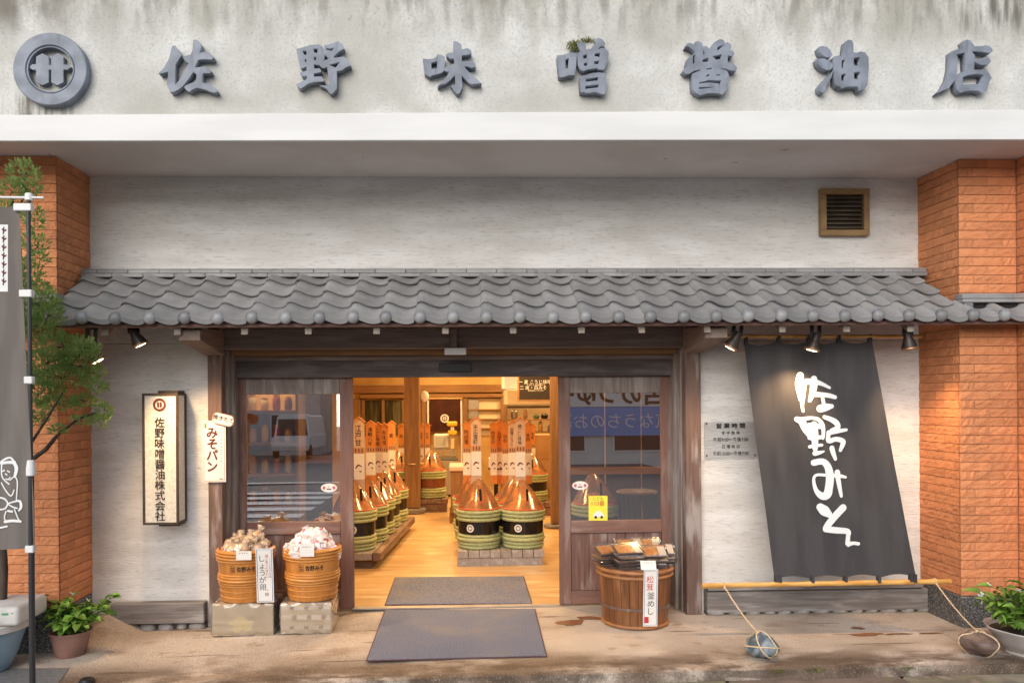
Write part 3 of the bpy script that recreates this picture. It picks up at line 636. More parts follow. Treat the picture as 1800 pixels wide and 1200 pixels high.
def door(u0, u1, g0, g1, vgt, vgb, vrb, vpb, label):
    x0, x1, a, b = X(u0,yd,850), X(u1,yd,850), X(g0,yd,850), X(g1,yd,850); um = (u0+u1)/2
    ztop = zt1-.002; zg1, zg0, zr, zp = Z(vgt,yd,um), Z(vgb,yd,um), Z(vrb,yd,um), Z(vpb,yd,um); zb0 = .014
    t = thing('sliding_door', label, 'door', ((x0+x1)/2, yd, 0)); th = .045
    part('stile', MB().box(x0, a, yd, yd+th, zb0, ztop), M['door_v'], t, bevel=.003); part('stile', MB().box(b, x1, yd, yd+th, zb0, ztop), M['door_v'], t, bevel=.003)
    part('rail', MB().box(a+.001, b-.001, yd+.001, yd+th-.001, zg1, ztop-.001), M['post_grey'], t, bevel=.003)
    part('rail', MB().box(a+.001, b-.001, yd-.003, yd+th-.001, zr, zg0), M['door_h'], t, bevel=.004)
    part('rail', MB().box(a+.001, b-.001, yd+.001, yd+th-.001, zb0+.001, zp), M['door_h'], t, bevel=.003)
    n = 5; wv = (b-a)/n
    for k in range(n): part('board', MB().box(a+k*wv+.002, a+(k+1)*wv-.002, yd+.014, yd+.034, zp+.001, zr-.001), M['door_board'], t, bevel=.003)
    h = (zg1-zg0)/2; dy = math.tan(R(.7))*h; zc = (zg0+zg1)/2; y = yd+.022
    m = MB().add([(a+.002,y-dy,zg0+.002),(b-.002,y-dy,zg0+.002),(b-.002,y+dy,zg1-.002),(a+.002,y+dy,zg1-.002)], [(0,1,2,3)])
    g = part('glass', m, M['glass'], t)
    return t
door(411.5, 621, 433, 598, 693, 917, 939, 1036, 'left weathered sliding door with the egg and sweet tubs in front')
door(983, 1186.5, 1003, 1163, 690, 914, 936, 1037, 'right weathered sliding door with the yellow sticker on its glass')
# stickers on the glass
def plane(y, u0=None): return lambda x, z: Vector((x, y, z))
def sticker_oval(u, v, label):
    c = at_y(u, v, yd+.002); t = thing('sticker', label, 'sticker', tuple(c)); y = yd+.006
    part('card', MB().add([(c.x+.07*math.cos(k*math.pi/14), y, c.z+.038*math.sin(k*math.pi/14)) for k in range(28)], [tuple(range(28))]), M['paper'], t)
    m = MB()
    for s in (-1, 1): m.add([(c.x+s*.043+.013*math.cos(k*math.pi/6), y-.001, c.z+.015*math.sin(k*math.pi/6)) for k in range(12)], [tuple(range(12))])
    part('print', m, nmat('pink_ink', (.55,.12,.16), rough=.6), t) if 'pink_ink' not in bpy.data.materials else part('print', m, bpy.data.materials['pink_ink'], t)
    m = text_on(MB(), '小', .022, lambda x, z: Vector((c.x+x, y-.001, c.z+z)), 0, .008); m.add([(c.x-.02,y-.001,c.z-.017),(c.x+.02,y-.001,c.z-.017),(c.x+.02,y-.001,c.z-.008),(c.x-.02,y-.001,c.z-.008)], [(0,1,2,3)])
    part('lettering', m, M['ink'], t)
sticker_oval(1020, 853, 'white oval sticker on the right door glass above the yellow one'); sticker_oval(578, 857, 'white oval sticker on the left door glass')
c0, c1 = at_y(1035,915,yd), at_y(1068,871,yd); yk = yd-.002
ys_ = thing('sticker', 'yellow square edged safety sticker low on the right door glass', 'sticker', tuple(c0))
part('card', MB().box(c0.x, c1.x, yd+.003, yd+.006, c0.z, c1.z), nmat('yellow_card', (.80,.72,.06), (.74,.66,.08), scale=9, rough=.5), ys_, bevel=.002)
m = MB(); pl_ = lambda x, z: Vector(((c0.x+c1.x)/2+x, yk+.003, (c0.z+c1.z)/2+z))
text_on(m, 'こども', .034, pl_, 0, .085); part('lettering', m, nmat('green_ink', (.12,.25,.04)), ys_)
text_on(m2 := MB(), '110番', .05, pl_, 0, .043); part('lettering', m2, M['red'], ys_)
m3 = MB(); m3.add([pl_(*p) for p in ((-.045,-.075),(.055,-.075),(.055,-.06),(.035,-.045),(.02,-.025),(-.015,-.025),(-.03,-.045),(-.045,-.05))], [tuple(range(8))]); part('car_print', m3, M['white'], ys_)
m4 = MB()
for q in (-.022, .03): m4.add([pl_(q+.012*math.cos(k*math.pi/6), -.078+.012*math.sin(k*math.pi/6))+Vector((0,-.001,0)) for k in range(12)], [tuple(range(12))])
part('car_wheels_print', m4, M['ink'], ys_)
# ------------------------------------------------------------------ spot lamps under the eave
M['lampface'] = emitmat('lit_lamp_face', (1,.72,.38), 9); M['lamp'] = nmat('bronze_lamp', (.035,.026,.02), (.05,.038,.03), scale=9, rough=.4, metal=.4)
M['lamprim'] = nmat('copper_rim', (.35,.17,.08), rough=.35, metal=.6)
def spot(uf, vf, ub, aim, label, energy, D=6.1, size=104):
    face = at_y(uf, vf, D); d = Vector(aim).normalized()
    mount = Vector((X(ub, D, 585), D+.0, rz(D)-.045))
    t = thing('spot_lamp', label, 'lamp', tuple(face), 'spot lamps under the canopy eave')
    q = d.to_track_quat('Z', 'Y').to_matrix()
    def along(prof, n=20):
        m = MB().lathe(prof, n); m.v = [tuple(face+q@Vector(p)) for p in m.v]; return m
    part('head', along([(.024,-.135),(.03,-.125),(.032,-.085),(.038,-.07),(.055,-.02),(.058,-.006)]), M['lamp'], t, smooth=True)
    part('rim', along([(.050,-.012),(.060,-.012),(.063,-.004),(.060,.004),(.052,.004)]), M['lamprim'], t, smooth=True)
    part('lit_face', along([(.050,-.010),(.050,-.002),(.04,.004),(.02,.007)]), M['lampface'], t, smooth=True)
    nk = face+q@Vector((0,0,-.10))
    part('arm', MB().bar(nk+Vector((-.03,0,.0)), mount+Vector((-.03,0,0)), .008, .028, up=(1,0,.01)).bar(nk+Vector((.03,0,0)), mount+Vector((.03,0,0)), .008, .028, up=(1,0,.01)), M['black'], t)
    part('mount', MB().box(mount.x-.036, mount.x+.036, mount.y-.03, mount.y+.03, mount.z-.045, mount.z-.0), M['black'], t, bevel=.005)
    ld = bpy.data.lights.new('spot_light', 'SPOT'); ld.energy = energy; ld.color = (1,.64,.33); ld.spot_size = R(size); ld.spot_blend = .8; ld.shadow_soft_size = .05
    lo = bpy.data.objects.new('spot_light', ld); COL.objects.link(lo); lo.parent = t; lo.matrix_parent_inverse = Matrix.Translation(-ROOT[t.name])
    lo.location = face+d*.02; lo.rotation_euler = (-d).to_track_quat('Z', 'Y').to_euler()
SPOT_E = 45
spot(247,606,232, (.42,.16,-.9), 'lit spot lamp above the upright lantern sign', SPOT_E*1.8)
spot(172,634,162, (.5,.10,-.85), 'lit spot lamp half hidden by the tree at the canopy left end', SPOT_E*.6, 5.98)
spot(1283,611,1300, (-.5,.16,-.9), 'lit spot lamp left of the black banner, aimed left', SPOT_E)
spot(1427,615,1434, (-.28,.08,-1), 'lit spot lamp hanging in front of the black banner top', SPOT_E)
spot(1599,612,1598, (.22,.10,-1), 'lit spot lamp right of the black banner, aimed at the orange pier', SPOT_E)
# ------------------------------------------------------------------ upright lantern sign
lb = thing('lantern_sign', 'tall cream lantern box sign with dark frame on the left plaster wall', 'sign', (X(281,6.5,805), 6.5, Z(921,6.47,281)))
yf_, yb_ = 6.47, YW-.025
x0, x1, z0, z1 = X(250,yf_,800), X(313,yf_,800), Z(922,yf_,281), Z(691,yf_,281); fw = .018
M['lframe'] = nmat('rusty_dark_frame', (.05,.034,.026), (.075,.045,.032), scale=20, rough=.6, bump=.2, bscale=60)
M['lpanel'] = nmat('lantern_panel', rgb('#ded8cb'), rgb('#cfc8b9'), scale=40, rough=.6, extras=[(rgb('#9d8f78'), (1,1,1), 60, .5, .7, .35)], emit=(1,.9,.75), estr=.02)
part('panel', MB().box(x0+fw*.6, x1-fw*.6, yf_+.008, yb_-.008, z0+fw*.6, z1-fw*.6), M['lpanel'], lb)
for xa_ in (x0, x1-fw):
    for ya_ in (yf_, yb_-fw): part('frame_upright', MB().box(xa_, xa_+fw, ya_, ya_+fw, z0, z1), M['lframe'], lb, bevel=.002)
for za_ in (z0, z1-fw):
    for ya_ in (yf_, yb_-fw): part('frame_rail', MB().box(x0+fw, x1-fw, ya_+.001, ya_+fw-.001, za_, za_+fw), M['lframe'], lb)
    for xa_ in (x0, x1-fw): part('frame_rail', MB().box(xa_+.001, xa_+fw-.001, yf_+fw, yb_-fw, za_, za_+fw), M['lframe'], lb)
part('top_cap', MB().box(x0+.10, x1-.02, yf_+.07, yb_+.02, z1+.001, z1+.022), M['lframe'], lb, bevel=.003)
part('base_bracket', MB().box(x0+.10, x1-.02, yf_+.07, yb_+.02, z0-.022, z0-.001), M['lframe'], lb, bevel=.003)
part('wall_bracket', MB().box(x0+.08, x1-.08, yb_, YW-.001, z0+.08, z1-.08), M['lframe'], lb)
cxl = (x0+x1)/2-.005; m = MB(); yk = yf_+.004
pxw = yf_/FPX
text_thick(m, '佐野味噌醤油株式会社', .0835, lambda x, z: Vector((cxl+x, yk, z)), 0, Z(733,yf_,281)+.0, w=.014, vertical=True, step=1.0, centre=False)
part('lettering', m, nmat('brown_ink', (.035,.018,.012), rough=.7), lb)
def emblem(cx, cz, r, fnp, name, mat, parent, bars=True):
    m = MB(); n = 28
    P = [(cx+q*r*math.cos(k*2*math.pi/n), cz+q*r*math.sin(k*2*math.pi/n)) for q in (1, .66) for k in range(n)]
    m.add([fnp(*p) for p in P], [(k,(k+1)%n,n+(k+1)%n,n+k) for k in range(n)])
    for s in (-1, 1):
        q = .2*r; h = [(-.15,-.34),(0,-.48),(.15,-.34),(.15,.34),(0,.48),(-.15,.34)]
        m.add([fnp(cx+s*q+a*r, cz+b*r) for a, b in h], [tuple(range(6))])
    m.add([fnp(cx+a*r, cz+b*r) for a, b in ((-.58,-.07),(.58,-.07),(.58,.07),(-.58,.07))], [(0,1,2,3)]) if bars else None
    return part(name, m, mat, parent)
emblem(cxl, Z(711,yf_,281), .052, lambda x, z: Vector((x, yk, z)), 'emblem', M['inkred'], lb, bars=False)
# ------------------------------------------------------------------ paper signs on the left post
pp = thing('paper_sign', 'white bordered paper sign with maroon kana on the left post', 'sign', (X(377,6.6,800), 6.6, Z(845,6.6,377)))
yq = 6.615; a, b, zz0, zz1 = X(356,yq,800), X(397,yq,800), Z(847,yq,377), Z(739,yq,377)
def pquad(m, x0, x1, z0, z1, y): m.add([(x0,y,z0),(x1,y,z0),(x1,y,z1),(x0,y,z1)], [(0,1,2,3)])
part('sheet', MB().box(a, b, yq, yq+.006, zz0, zz1), M['paper'], pp, bevel=.0015)
m = MB(); e = .010
for q in ((a+e,b-e,zz0+e,zz0+e+.003),(a+e,b-e,zz1-e-.003,zz1-e),(a+e,a+e+.003,zz0+e,zz1-e),(b-e-.003,b-e,zz0+e,zz1-e)): pquad(m, *q, yq-.0008)
part('border', m, M['inkred'], pp)
m = text_thick(MB(), 'みそパン', .098, lambda x, z: Vector((a+(b-a)*.42+x, yq-.001, z)), 0, zz1-.05, w=.035, vertical=True, step=.94, centre=False); part('lettering', m, M['inkred'], pp)
m = MB(); rr = random.Random(8)
for k in range(10): z = zz1-.07-.03*k; pquad(m, b-.042, b-.042+rr.uniform(.006,.012), z, z+rr.uniform(.006,.014), yq-.001)
pquad(m, b-.055, b-.022, zz0+.022, zz0+.03, yq-.001); pquad(m, a+.018, a+.034, zz1-.06, zz1-.022, yq-.001)
part('small_print', m, M['vent'], pp)['kind'] = 'stuff'
tg_ = thing('paper_tag', 'small tilted cloud shaped tag stuck over the paper sign top', 'sign', tuple(at_y(392,737,6.6)))
c = at_y(392,737,6.6); ca, sa = math.cos(R(-14)), math.sin(R(-14))
def tagp(x, z, y=6.598): return Vector((c.x+x*ca-z*sa, y, c.z+x*sa+z*ca))
oc = [(.092*math.cos(k*math.pi/16)*(1+.05*math.cos(k*math.pi/16*6)), .047*math.sin(k*math.pi/16)*(1+.10*math.cos(k*math.pi/16*6))) for k in range(32)]
oc = [(max(-.088,min(.088,x*1.15)), max(-.046,min(.046,z*1.15))) for x, z in oc]
m = MB().add([tagp(*p, 6.600) for p in oc]+[tagp(*p, 6.604) for p in oc], [tuple(range(32)), tuple(range(63,31,-1))]+[(i,(i+1)%32,32+(i+1)%32,32+i) for i in range(32)])
part('card', m, nmat('salmon_card', (.72,.34,.26)), tg_)
m = MB().add([tagp(x*.93, z*.88, 6.5992) for x, z in oc], [tuple(range(32))]); part('face', m, M['paper'], tg_)
m = text_thick(MB(), '焼きたて', .044, lambda x, z: tagp(x, z, 6.5984), 0.0, .006, w=.02); part('lettering', m, M['ink'], tg_)
# ------------------------------------------------------------------ opening hours plate
hp = thing('opening_hours_plate', 'clear acrylic opening hours plate on the plaster left of the banner', 'sign', tuple(at_y(1284,806,YW)))
yq = YW-.014; a, b, zz0, zz1 = X(1238,yq,775), X(1331,yq,775), Z(806,yq,1284), Z(741,yq,1284)
part('plate', MB().box(a, b, yq, yq+.005, zz0, zz1), clear_film('acrylic_plate', (.985,.985,.985), .8, 1.5, .05, .05, (.8,.8,.8)), hp)
m = MB(); cxp = (a+b)/2; k = yq/FPX; pf = lambda x, z: Vector((cxp+x, yq-.001, z))
for s, v, h, bo, wd in (('営 業 時 間', 748, 9.6, .05, 1.15), ('年 中 無 休', 760.5, 6.8, .02, 1.0), ('午前9:00～午後7:00', 772, 8.2, .02, .92), ('日 曜 祝 日', 784.5, 6.8, .02, 1.0), ('午前10:00～午後7:00', 796.5, 8.2, .02, .88)):
    text_thick(m, s, h*k, pf, 0, Z(v, yq, 1284), w=.006 if h < 9 else .025, wid=wd)
part('lettering', m, M['ink'], hp)
m = MB()
for x in (a+.02, b-.02):
    for z in (zz0+.03, zz1-.012): m.ball((x, yq-.002, z), .008, 8, 4)
part('screws', m, M['lframe'], hp)
# ------------------------------------------------------------------ black banner on bamboo poles
M['cloth'] = nmat('black_banner_cloth', (.057,.053,.053), (.072,.067,.067), scale=3, sc=(2.5,1,.5), rough=.95, bump=.12, bscale=300, spec=.1, bdist=.002)
M['clothwhite'] = nmat('white_dye', (.76,.75,.73), rough=.9, spec=.1)
M['bamboo'] = nmat('bamboo', rgb('#d8a860'), rgb('#c08a42'), scale=6, sc=(1,4,4), rough=.4, extras=[((.30,.17,.06), (30,1,1), .35, .68, .7, .5)])
YB0, YB1 = 6.33, 6.085
tl, tr, bl_, br_ = at_y(1308,601,YB0), at_y(1533,597,YB0), at_y(1362,1017,YB1), at_y(1609,1013,YB1)
def ban(s, t, off=0):
    cre = .004*math.sin(31*s+3*math.sin(5*t))*math.sin(math.pi*t)*math.sin(2.2*t+1)+.005*math.sin(6*t-9*s)
    l, r = tl.lerp(bl_, t), tr.lerp(br_, t); p = l.lerp(r, s)
    wv = .010*math.sin(s*8+1.2*t+.6)*(.45+.75*math.sin(math.pi*t))+.006*math.sin(s*21+2*t)*(t**3+(1-t)**5)-.02*math.sin(math.pi*t)*math.sin(math.pi*s)
    sag = 0
    if t < .12: sag = -.028*(1-t/.12)*abs(math.sin(4*math.pi*s))
    if t > .93: sag = .022*((t-.93)/.07)*abs(math.sin(4*math.pi*s))
    return Vector((p.x, p.y+wv+cre-off, p.z+sag))
bn = thing('banner', 'black cloth banner with white brush calligraphy stretched over the right plaster wall', 'banner', tuple((bl_+br_)/2))
m = MB().grid(lambda s, t: ban(s, t, .0015), 56, 60); n0 = len(m.v)
m.grid(lambda s, t: ban(s, t, -.0015), 56, 60); m.f = m.f[:56*60]+[f[::-1] for f in m.f[56*60:]]
part('cloth', m, M['cloth'], bn, smooth='all')
def px_ban(u, v, off):
    t = (v-599)/(1015-599); l, r = 1308+54*t, 1533+76*t; return ban((u-l)/(r-l), t, .003+off)
z1f = lambda x, y, o: px_ban(1370+x/6.667, 640+y/6.667, o); z2f = lambda x, y, o: px_ban(1370+x/6.667, 800+y/6.667, o)
sa_ = [[(235,140,40),(226,200,48),(225,260,50),(238,340,48),(235,430,24)],[(275,270,26),(268,340,26),(255,430,26),(252,500,20),(263,568,16)],[(310,215,36),(390,220,34),(480,245,24),(580,295,16)],[(390,185,38),(385,270,42),(362,370,32),(336,445,20)],[(400,370,30),(470,375,28),(560,385,28),(642,408,24)],[(485,390,22),(505,500,22)],[(455,540,46),(530,525,44),(600,515,26)]]
no_ = [[(190,660,32),(245,690,40),(285,770,42),(330,850,28)],[(255,665,30),(340,648,20),(425,665,22),(478,730,26),(488,820,22),(480,885,20)],[(330,735,30),(400,740,32),(455,755,24)],[(320,810,30),(390,785,36)],[(380,720,34),(388,850,40),(395,1010,28)],[(335,880,26),(400,880,28),(478,872,18)],[(335,985,20),(400,972,20),(468,966,16)],[(395,1062,30),(440,1055,22),(490,1040,10)],
       [(503,640,24),(590,672,30),(650,712,34),(668,765,30),(590,805,28)],[(550,825,28),(650,810,26),(770,795,18)],[(552,830,26),(545,920,28),(640,902,28),(725,925,30),(722,970,28),(695,1032,20)],[(588,1005,32),(600,1050,30),(628,1130,22)]]
mi_ = [[(385,105,36),(480,92,36),(540,150,40),(568,270,46),(558,400,46),(538,475,50),(480,490,42),(415,430,26),(385,330,18),(392,265,16),(440,245,16),(560,255,18),(680,262,22),(762,280,14)],[(655,222,36),(662,280,30),(680,380,26),(705,496,18)]]
so_ = [[(462,618,44),(510,660,58),(560,700,40)],[(728,630,42),(640,720,42),(570,800,40),(530,862,36)],[(530,872,36),(660,888,36),(790,905,32),(795,960,26),(790,1040,28)],[(800,1052,28),(860,1040,20),(918,1048,20)]]
m = MB(); brush(m, sa_+no_, z1f, lift=.0003); brush(m, mi_+so_, z2f, lift=.0003); part('calligraphy', m, M['clothwhite'], bn)
for s, two in ((.012,0),(.035,0),(.265,0),(.50,0),(.735,0),(.965,0),(.99,0)):
    p = ban(s, 1); part('loop', MB().bar(p+Vector((0,-.0,.02)), p+Vector((0,0,-.045)), .024, .036, up=(0,1,0)), M['cloth'], bn)
for s in (.015,.265,.5,.735,.985):
    p = ban(s, 0); part('loop', MB().bar(p+Vector((0,0,-.02)), p+Vector((0,0,.05)), .026, .034, up=(0,1,0)), M['cloth'], bn)
def pole(p, q, r, label):
    n = 40; pts = [p.lerp(q, k/n) for k in range(n+1)]; rad = [r*(1.16 if k % 5 == 2 else 1) for k in range(n+1)]
    solo('bamboo_pole', MB().tube(pts, rad, 12), M['bamboo'], label, 'pole', smooth=True)
pole(at_y(1234,1029,YB1), at_y(1671,1021,YB1), .019, 'pale bamboo pole through the banner bottom loops')
pole(at_y(1240,591,YB0), at_y(1620,591,YB0), .014, 'bamboo pole under the eave holding the banner top')
# ------------------------------------------------------------------ weight stones with ropes
M['stone_blue'] = nmat('blue_grey_stone', rgb('#4d565c'), rgb('#8d979b'), scale=14, lo=.42, hi=.6, rough=.7, bump=.6, bscale=20)
M['stone_brown'] = nmat('brown_stone', rgb('#5a4640'), rgb('#7d6a60'), scale=9, sc=(1,1,3), rough=.55, bump=.4, bscale=14)
M['rope'] = nmat('cotton_rope', rgb('#ddc7a6'), rgb('#bfa37e'), scale=90, rough=.9, bump=.3, bscale=150)
def weight(u, v, rad, mat, pu, pv, label, rlabel, seed, rings):
    c = ground(u, v); c.z += rad[2]*.93
    rr = random.Random(seed); ph = [rr.uniform(0,6.28) for _ in range(5)]
    def shp(d): return 1+.09*math.sin(3*d.x+ph[0])+.09*math.sin(4*d.y+ph[1])+.08*math.sin(4*d.z+ph[2])+.05*math.sin(7*d.x+5*d.z+ph[3])
    t = thing('weight_stone', label, 'stone', (c.x, c.y, gz(c.x)), 'rope tied weight stones')
    part('boulder', MB().ball(c, rad, 28, 18, shp), mat, t, smooth='all')
    knot = Vector((c.x-(.25*rad[0]), c.y-.02, c.z+rad[2]*1.02))
    for (ax, tw) in rings:      # rope rings wrapped round the stone
        A = Vector(ax).normalized(); Bv = A.orthogonal().normalized(); Cv = A.cross(Bv); pts = []
        for k in range(33):
            a = 2*math.pi*k/32; d = (Bv*math.cos(a)+Cv*math.sin(a)+A*tw).normalized(); q = shp(d)*1.03
            pts.append(c+Vector((d.x*rad[0], d.y*rad[1], d.z*rad[2]))*q)
        part('rope_wrap', MB().tube(pts, .0055, 6, cap=False), M['rope'], t, smooth='all')
    top = at_y(pu, pv, YB1)
    n = 14; pts = [top.lerp(knot, k/n)+Vector((0,0,-.02*math.sin(math.pi*k/n)+rr.uniform(-.002,.002))) for k in range(n+1)]
    r = thing('rope', rlabel, 'rope', tuple(knot))
    pts2 = [p+Vector((.006*math.sin(i*1.7), 0, .004*math.cos(i*1.7))) for i, p in enumerate(pts)]
    m = MB(); 
    for o in (0, math.pi):
        hp_ = []
        for i in range(n*6+1):
            f = i/6; k = min(int(f), n-1); p = pts[k].lerp(pts[k+1], f-k); hp_.append(p+Vector((.0035*math.cos(i*.8+o), .0035*math.sin(i*.8+o), 0)))
        m.tube(hp_, .0036, 5)
    part('strand', m, M['rope'], r, smooth='all')
    an = [top+Vector((0,.022*math.cos(k*math.pi/6),.022*math.sin(k*math.pi/6))) for k in range(13)]
    part('tie', MB().tube(an, .006, 6, cap=False).tube([knot+Vector((-.012,0,-.01)), knot+Vector((0,-.004,.008)), knot+Vector((.014,0,-.008))], .009, 6), M['rope'], r, smooth='all')
weight(1338,1152,(.118,.105,.085), M['stone_blue'], 1272, 1028, 'blue grey weight stone tied under the banner left end', 'rope from the bamboo pole to the blue grey stone', 3, [((1,.5,.2),.1),((.9,-.6,.5),.25),((.1,.3,1),-.15)])
weight(1722,1150,(.128,.110,.088), M['stone_brown'], 1643, 1021, 'brown weight stone tied at the foot of the right orange pier', 'rope from the bamboo pole to the brown stone', 8, [((1,.15,-.1),.15),((.35,.9,.15),.0)])
# ------------------------------------------------------------------ inside of the shop
YB = 16.6; CE = 2.78
structure('shop_floor', MB().box(-4.2, 5.0, 7.03, YB+2, -.1, .004), M['shopfloor'])
room = thing('shop_interior', 'warm lit shop room behind the entrance with ochre walls and timber beams', 'room', (0, YB, 0))
part('ceiling', MB().box(-4.2, 5.0, 7.0, YB+2, CE, CE+.1), M['pale_wall'], room)
part('left_wall', MB().box(-4.3, -4.2, 7.0, YB+2, 0, CE), M['warm_wall'], room)
part('right_wall', MB().box(5.0, 5.1, 7.0, YB+2, 0, CE), M['warm_wall'], room)
part('back_wall', MB().box(-4.2, X(885,YB), YB, YB+.15, 0, CE), M['warm_wall'], room)
part('kitchen_wall', MB().box(X(870,YB), 5.0, YB+1.2, YB+1.3, 0, CE), M['pale_wall'], room)
part('front_lintel_back', MB().box(-4.2, 5.0, 7.055, 7.15, zt1+.01, CE), M['warm_wall'], room)
part('front_wall_back', MB().box(-4.2, X(411,6.92,850), 6.905, 7.05, 0, CE), M['warm_wall'], room)
part('front_wall_back', MB().box(X(1187,6.92,850), 5.0, 6.905, 7.05, 0, CE), M['warm_wall'], room)
def ux(u, y): return X(u, y, 720)
def vz(v, y): return Z(v, y, 803)
# timbers on the back wall
for u0, u1, v0, v1, n_ in ((618,885,676,690,'beam'),(632,885,692,699,'beam')):
    part(n_, MB().box(ux(u0,YB-.12), ux(u1,YB-.12), YB-.14, YB-.002, vz(v1,YB-.1), vz(v0,YB-.1)), M['inwood_x'], room, bevel=.01)
for u0, u1 in ((620,633),(741,756),(812,822),(880,892)):
    part('timber_post', MB().box(ux(u0,YB-.1), ux(u1,YB-.1), YB-.12, YB-.003, 0, vz(700,YB-.1)), M['inwood_z'], room, bevel=.01)
# back window
bw = thing('back_window', 'dark two leaf window in the shop back wall left of the round pillar', 'window', (ux(680,YB), YB, vz(760,YB)))
for u0, u1 in ((636,641),(671,676),(706,711)): part('frame', MB().box(ux(u0,YB-.06), ux(u1,YB-.06), YB-.08, YB-.004, vz(765,YB), vz(701,YB)), M['inwood_z'], bw, bevel=.006)
M['oldglass'] = nmat('dim_window_pane', (.045,.04,.02), (.16,.15,.09), scale=2.5, sc=(4,1,.4), lo=.45, hi=.7, rough=.15)
for u0, u1 in ((641,671),(676,706)): part('pane', MB().box(ux(u0,YB)+.004, ux(u1,YB)-.004, YB-.03, YB-.006, vz(764,YB), vz(702,YB)), M['oldglass'], bw)
# noren curtain
nr = thing('noren_curtain', 'dark brown doorway curtain with round white crest at the shop back', 'curtain', (ux(782,YB-.2), YB-.2, vz(758,YB)))
M['noren'] = nmat('brown_noren', (.045,.012,.008), (.06,.018,.011), scale=5, rough=.95)
xa_, xb_ = ux(756,YB-.2), ux(809,YB-.2)
part('cloth', MB().grid(lambda s, t: Vector((xa_+(xb_-xa_)*s, YB-.2+.02*math.sin(s*14)*t, vz(701,YB)+(vz(757,YB)-vz(701,YB))*t)), 28, 6), M['noren'], nr, smooth='all')
emblem(ux(781.5,YB-.24), vz(735,YB-.24), .088, lambda x, z: Vector((x, YB-.235, z)), 'emblem', M['paper'], nr)
part('rod', MB().tube([(xa_-.05,YB-.2,vz(700,YB)), (xb_+.05,YB-.2,vz(700,YB))], .014, 8), M['bamboo'], nr)
for q in (752.5, 811): part('door_edge', MB().box(ux(q-1.5,YB-.15), ux(q+1.5,YB-.15), YB-.17, YB-.125, 0, vz(701,YB)), M['white'], nr)
# shelf window on the right of the curtain
sw = thing('shelf_opening', 'lit hatch with wooden shelves right of the doorway curtain', 'shelf', (ux(852,YB), YB, vz(760,YB)))
part('back', MB().box(ux(822,YB), ux(880,YB), YB-.03, YB-.004, vz(765,YB), vz(701,YB)), M['pale_wall'], sw)
for v in (719, 736, 752): part('shelf_board', MB().box(ux(822,YB)+.005, ux(880,YB)-.005, YB-.11, YB-.032, vz(v+2,YB), vz(v,YB)), M['inwood_x'], sw)
part('tiled_panel', MB().box(ux(824,YB), ux(841,YB), YB-.06, YB-.031, vz(735,YB), vz(703,YB)), M['steel'], sw)
# round pillar on base stone
D = 12.8; xc = ux(724.5, D)
pi_ = thing('timber_pillar', 'thick square brown timber pillar on a round base stone inside', 'pillar', (xc, D, 0))
part('shaft', MB().box(xc-.125, xc+.125, D-.125, D+.125, .09, CE-.002), M['inwood_z'], pi_, bevel=.012)
part('base_stone', MB().lathe([(.20,.005),(.215,.03),(.21,.075),(.19,.088)], 24, xc, D), M['sill'], pi_, smooth=True)
part('tie_cord', MB().lathe([(.185,-.008),(.186,.008)], 4, xc, D, Z(814,D-.1)), M['rope'], pi_)
part('wall_lamp', MB().ball((xc+.20, D, Z(696,D)), (.07,.05,.09), 14, 10), M['paper'], pi_, smooth='all')
D = 11.2; xc = ux(974, D)
p2_ = thing('timber_pillar', 'slim timber pillar just inside the right edge of the entrance', 'pillar', (xc, D, 0))
part('shaft', MB().box(xc-.055, xc+.055, D-.06, D+.06, .06, CE-.002), M['inwood_z'], p2_, bevel=.008)
part('base_stone', MB().lathe([(.15,.005),(.16,.03),(.15,.055)], 18, xc, D), M['sill'], p2_, smooth=True)
# menu board
D = 13.5
mb_ = thing('menu_board', 'hanging black menu board with chalk white writing at upper right', 'board', (ux(940,D), D, vz(705,D)))
a, b, z0, z1 = ux(913,D), ux(972,D), vz(703,D), vz(655,D)
part('panel', MB().box(a, b, D, D+.03, z0, z1), nmat('black_board', (.025,.016,.012), rough=.6), mb_)
part('frame_rail', MB().box(a-.02, b+.02, D-.01, D+.035, z0-.03, z0-.001), M['inwood_x'], mb_)
part('frame_upright', MB().box(a-.03, a-.001, D-.01, D+.035, z0, z1), M['inwood_z'], mb_)
m = MB(); pf = lambda x, z: Vector((x, D-.003, z))
text_on(m, '一 麦 こうじ味噌', .075, pf, (a+b)/2-.02, vz(672,D)); text_on(m, '二 米・白みそ', .075, pf, (a+b)/2-.05, vz(682,D)); text_on(m, 'くわしくは店員まで', .035, pf, (a+b)/2, vz(677,D)); text_on(m, 'おためしください', .035, pf, (a+b)/2, vz(687,D))
part('lettering', m, M['paper'], mb_)
# kitchen hood, counter and shelf clutter behind the menu board
kh = thing('kitchen_hood', 'cream kitchen hood and duct under the ceiling behind the menu board', 'hood', (ux(920,15.2), 15.2, 1.9))
D = 15.2
part('hood', MB().box(ux(890,D), ux(1040,D), D, D+.9, vz(713,D), vz(685,D)), M['pale_wall'], kh, bevel=.02)
part('duct', MB().box(ux(886,D), ux(912,D), D+.1, D+.8, vz(684,D)+.002, CE-.01), emitmat('self_glowing_duct', (1,.85,.55), .25, (.75,.65,.48)), kh, bevel=.02)  # duct glows by itself, standing in for lamplight falling on it
part('dark_rail', MB().box(ux(890,D), ux(1040,D), D-.02, D+.1, vz(718,D), vz(714,D)), M['lframe'], kh)
D = 14.6
ks = thing('kitchen_shelf', 'wooden kitchen shelf crowded with pots behind the right barrels', 'shelf', (ux(930,D), D, 0))
for v in (737, 760): part('shelf_board', MB().box(ux(892,D), ux(1010,D), D, D+.35, vz(v+3,D), vz(v,D)), M['inwood_x'], ks)
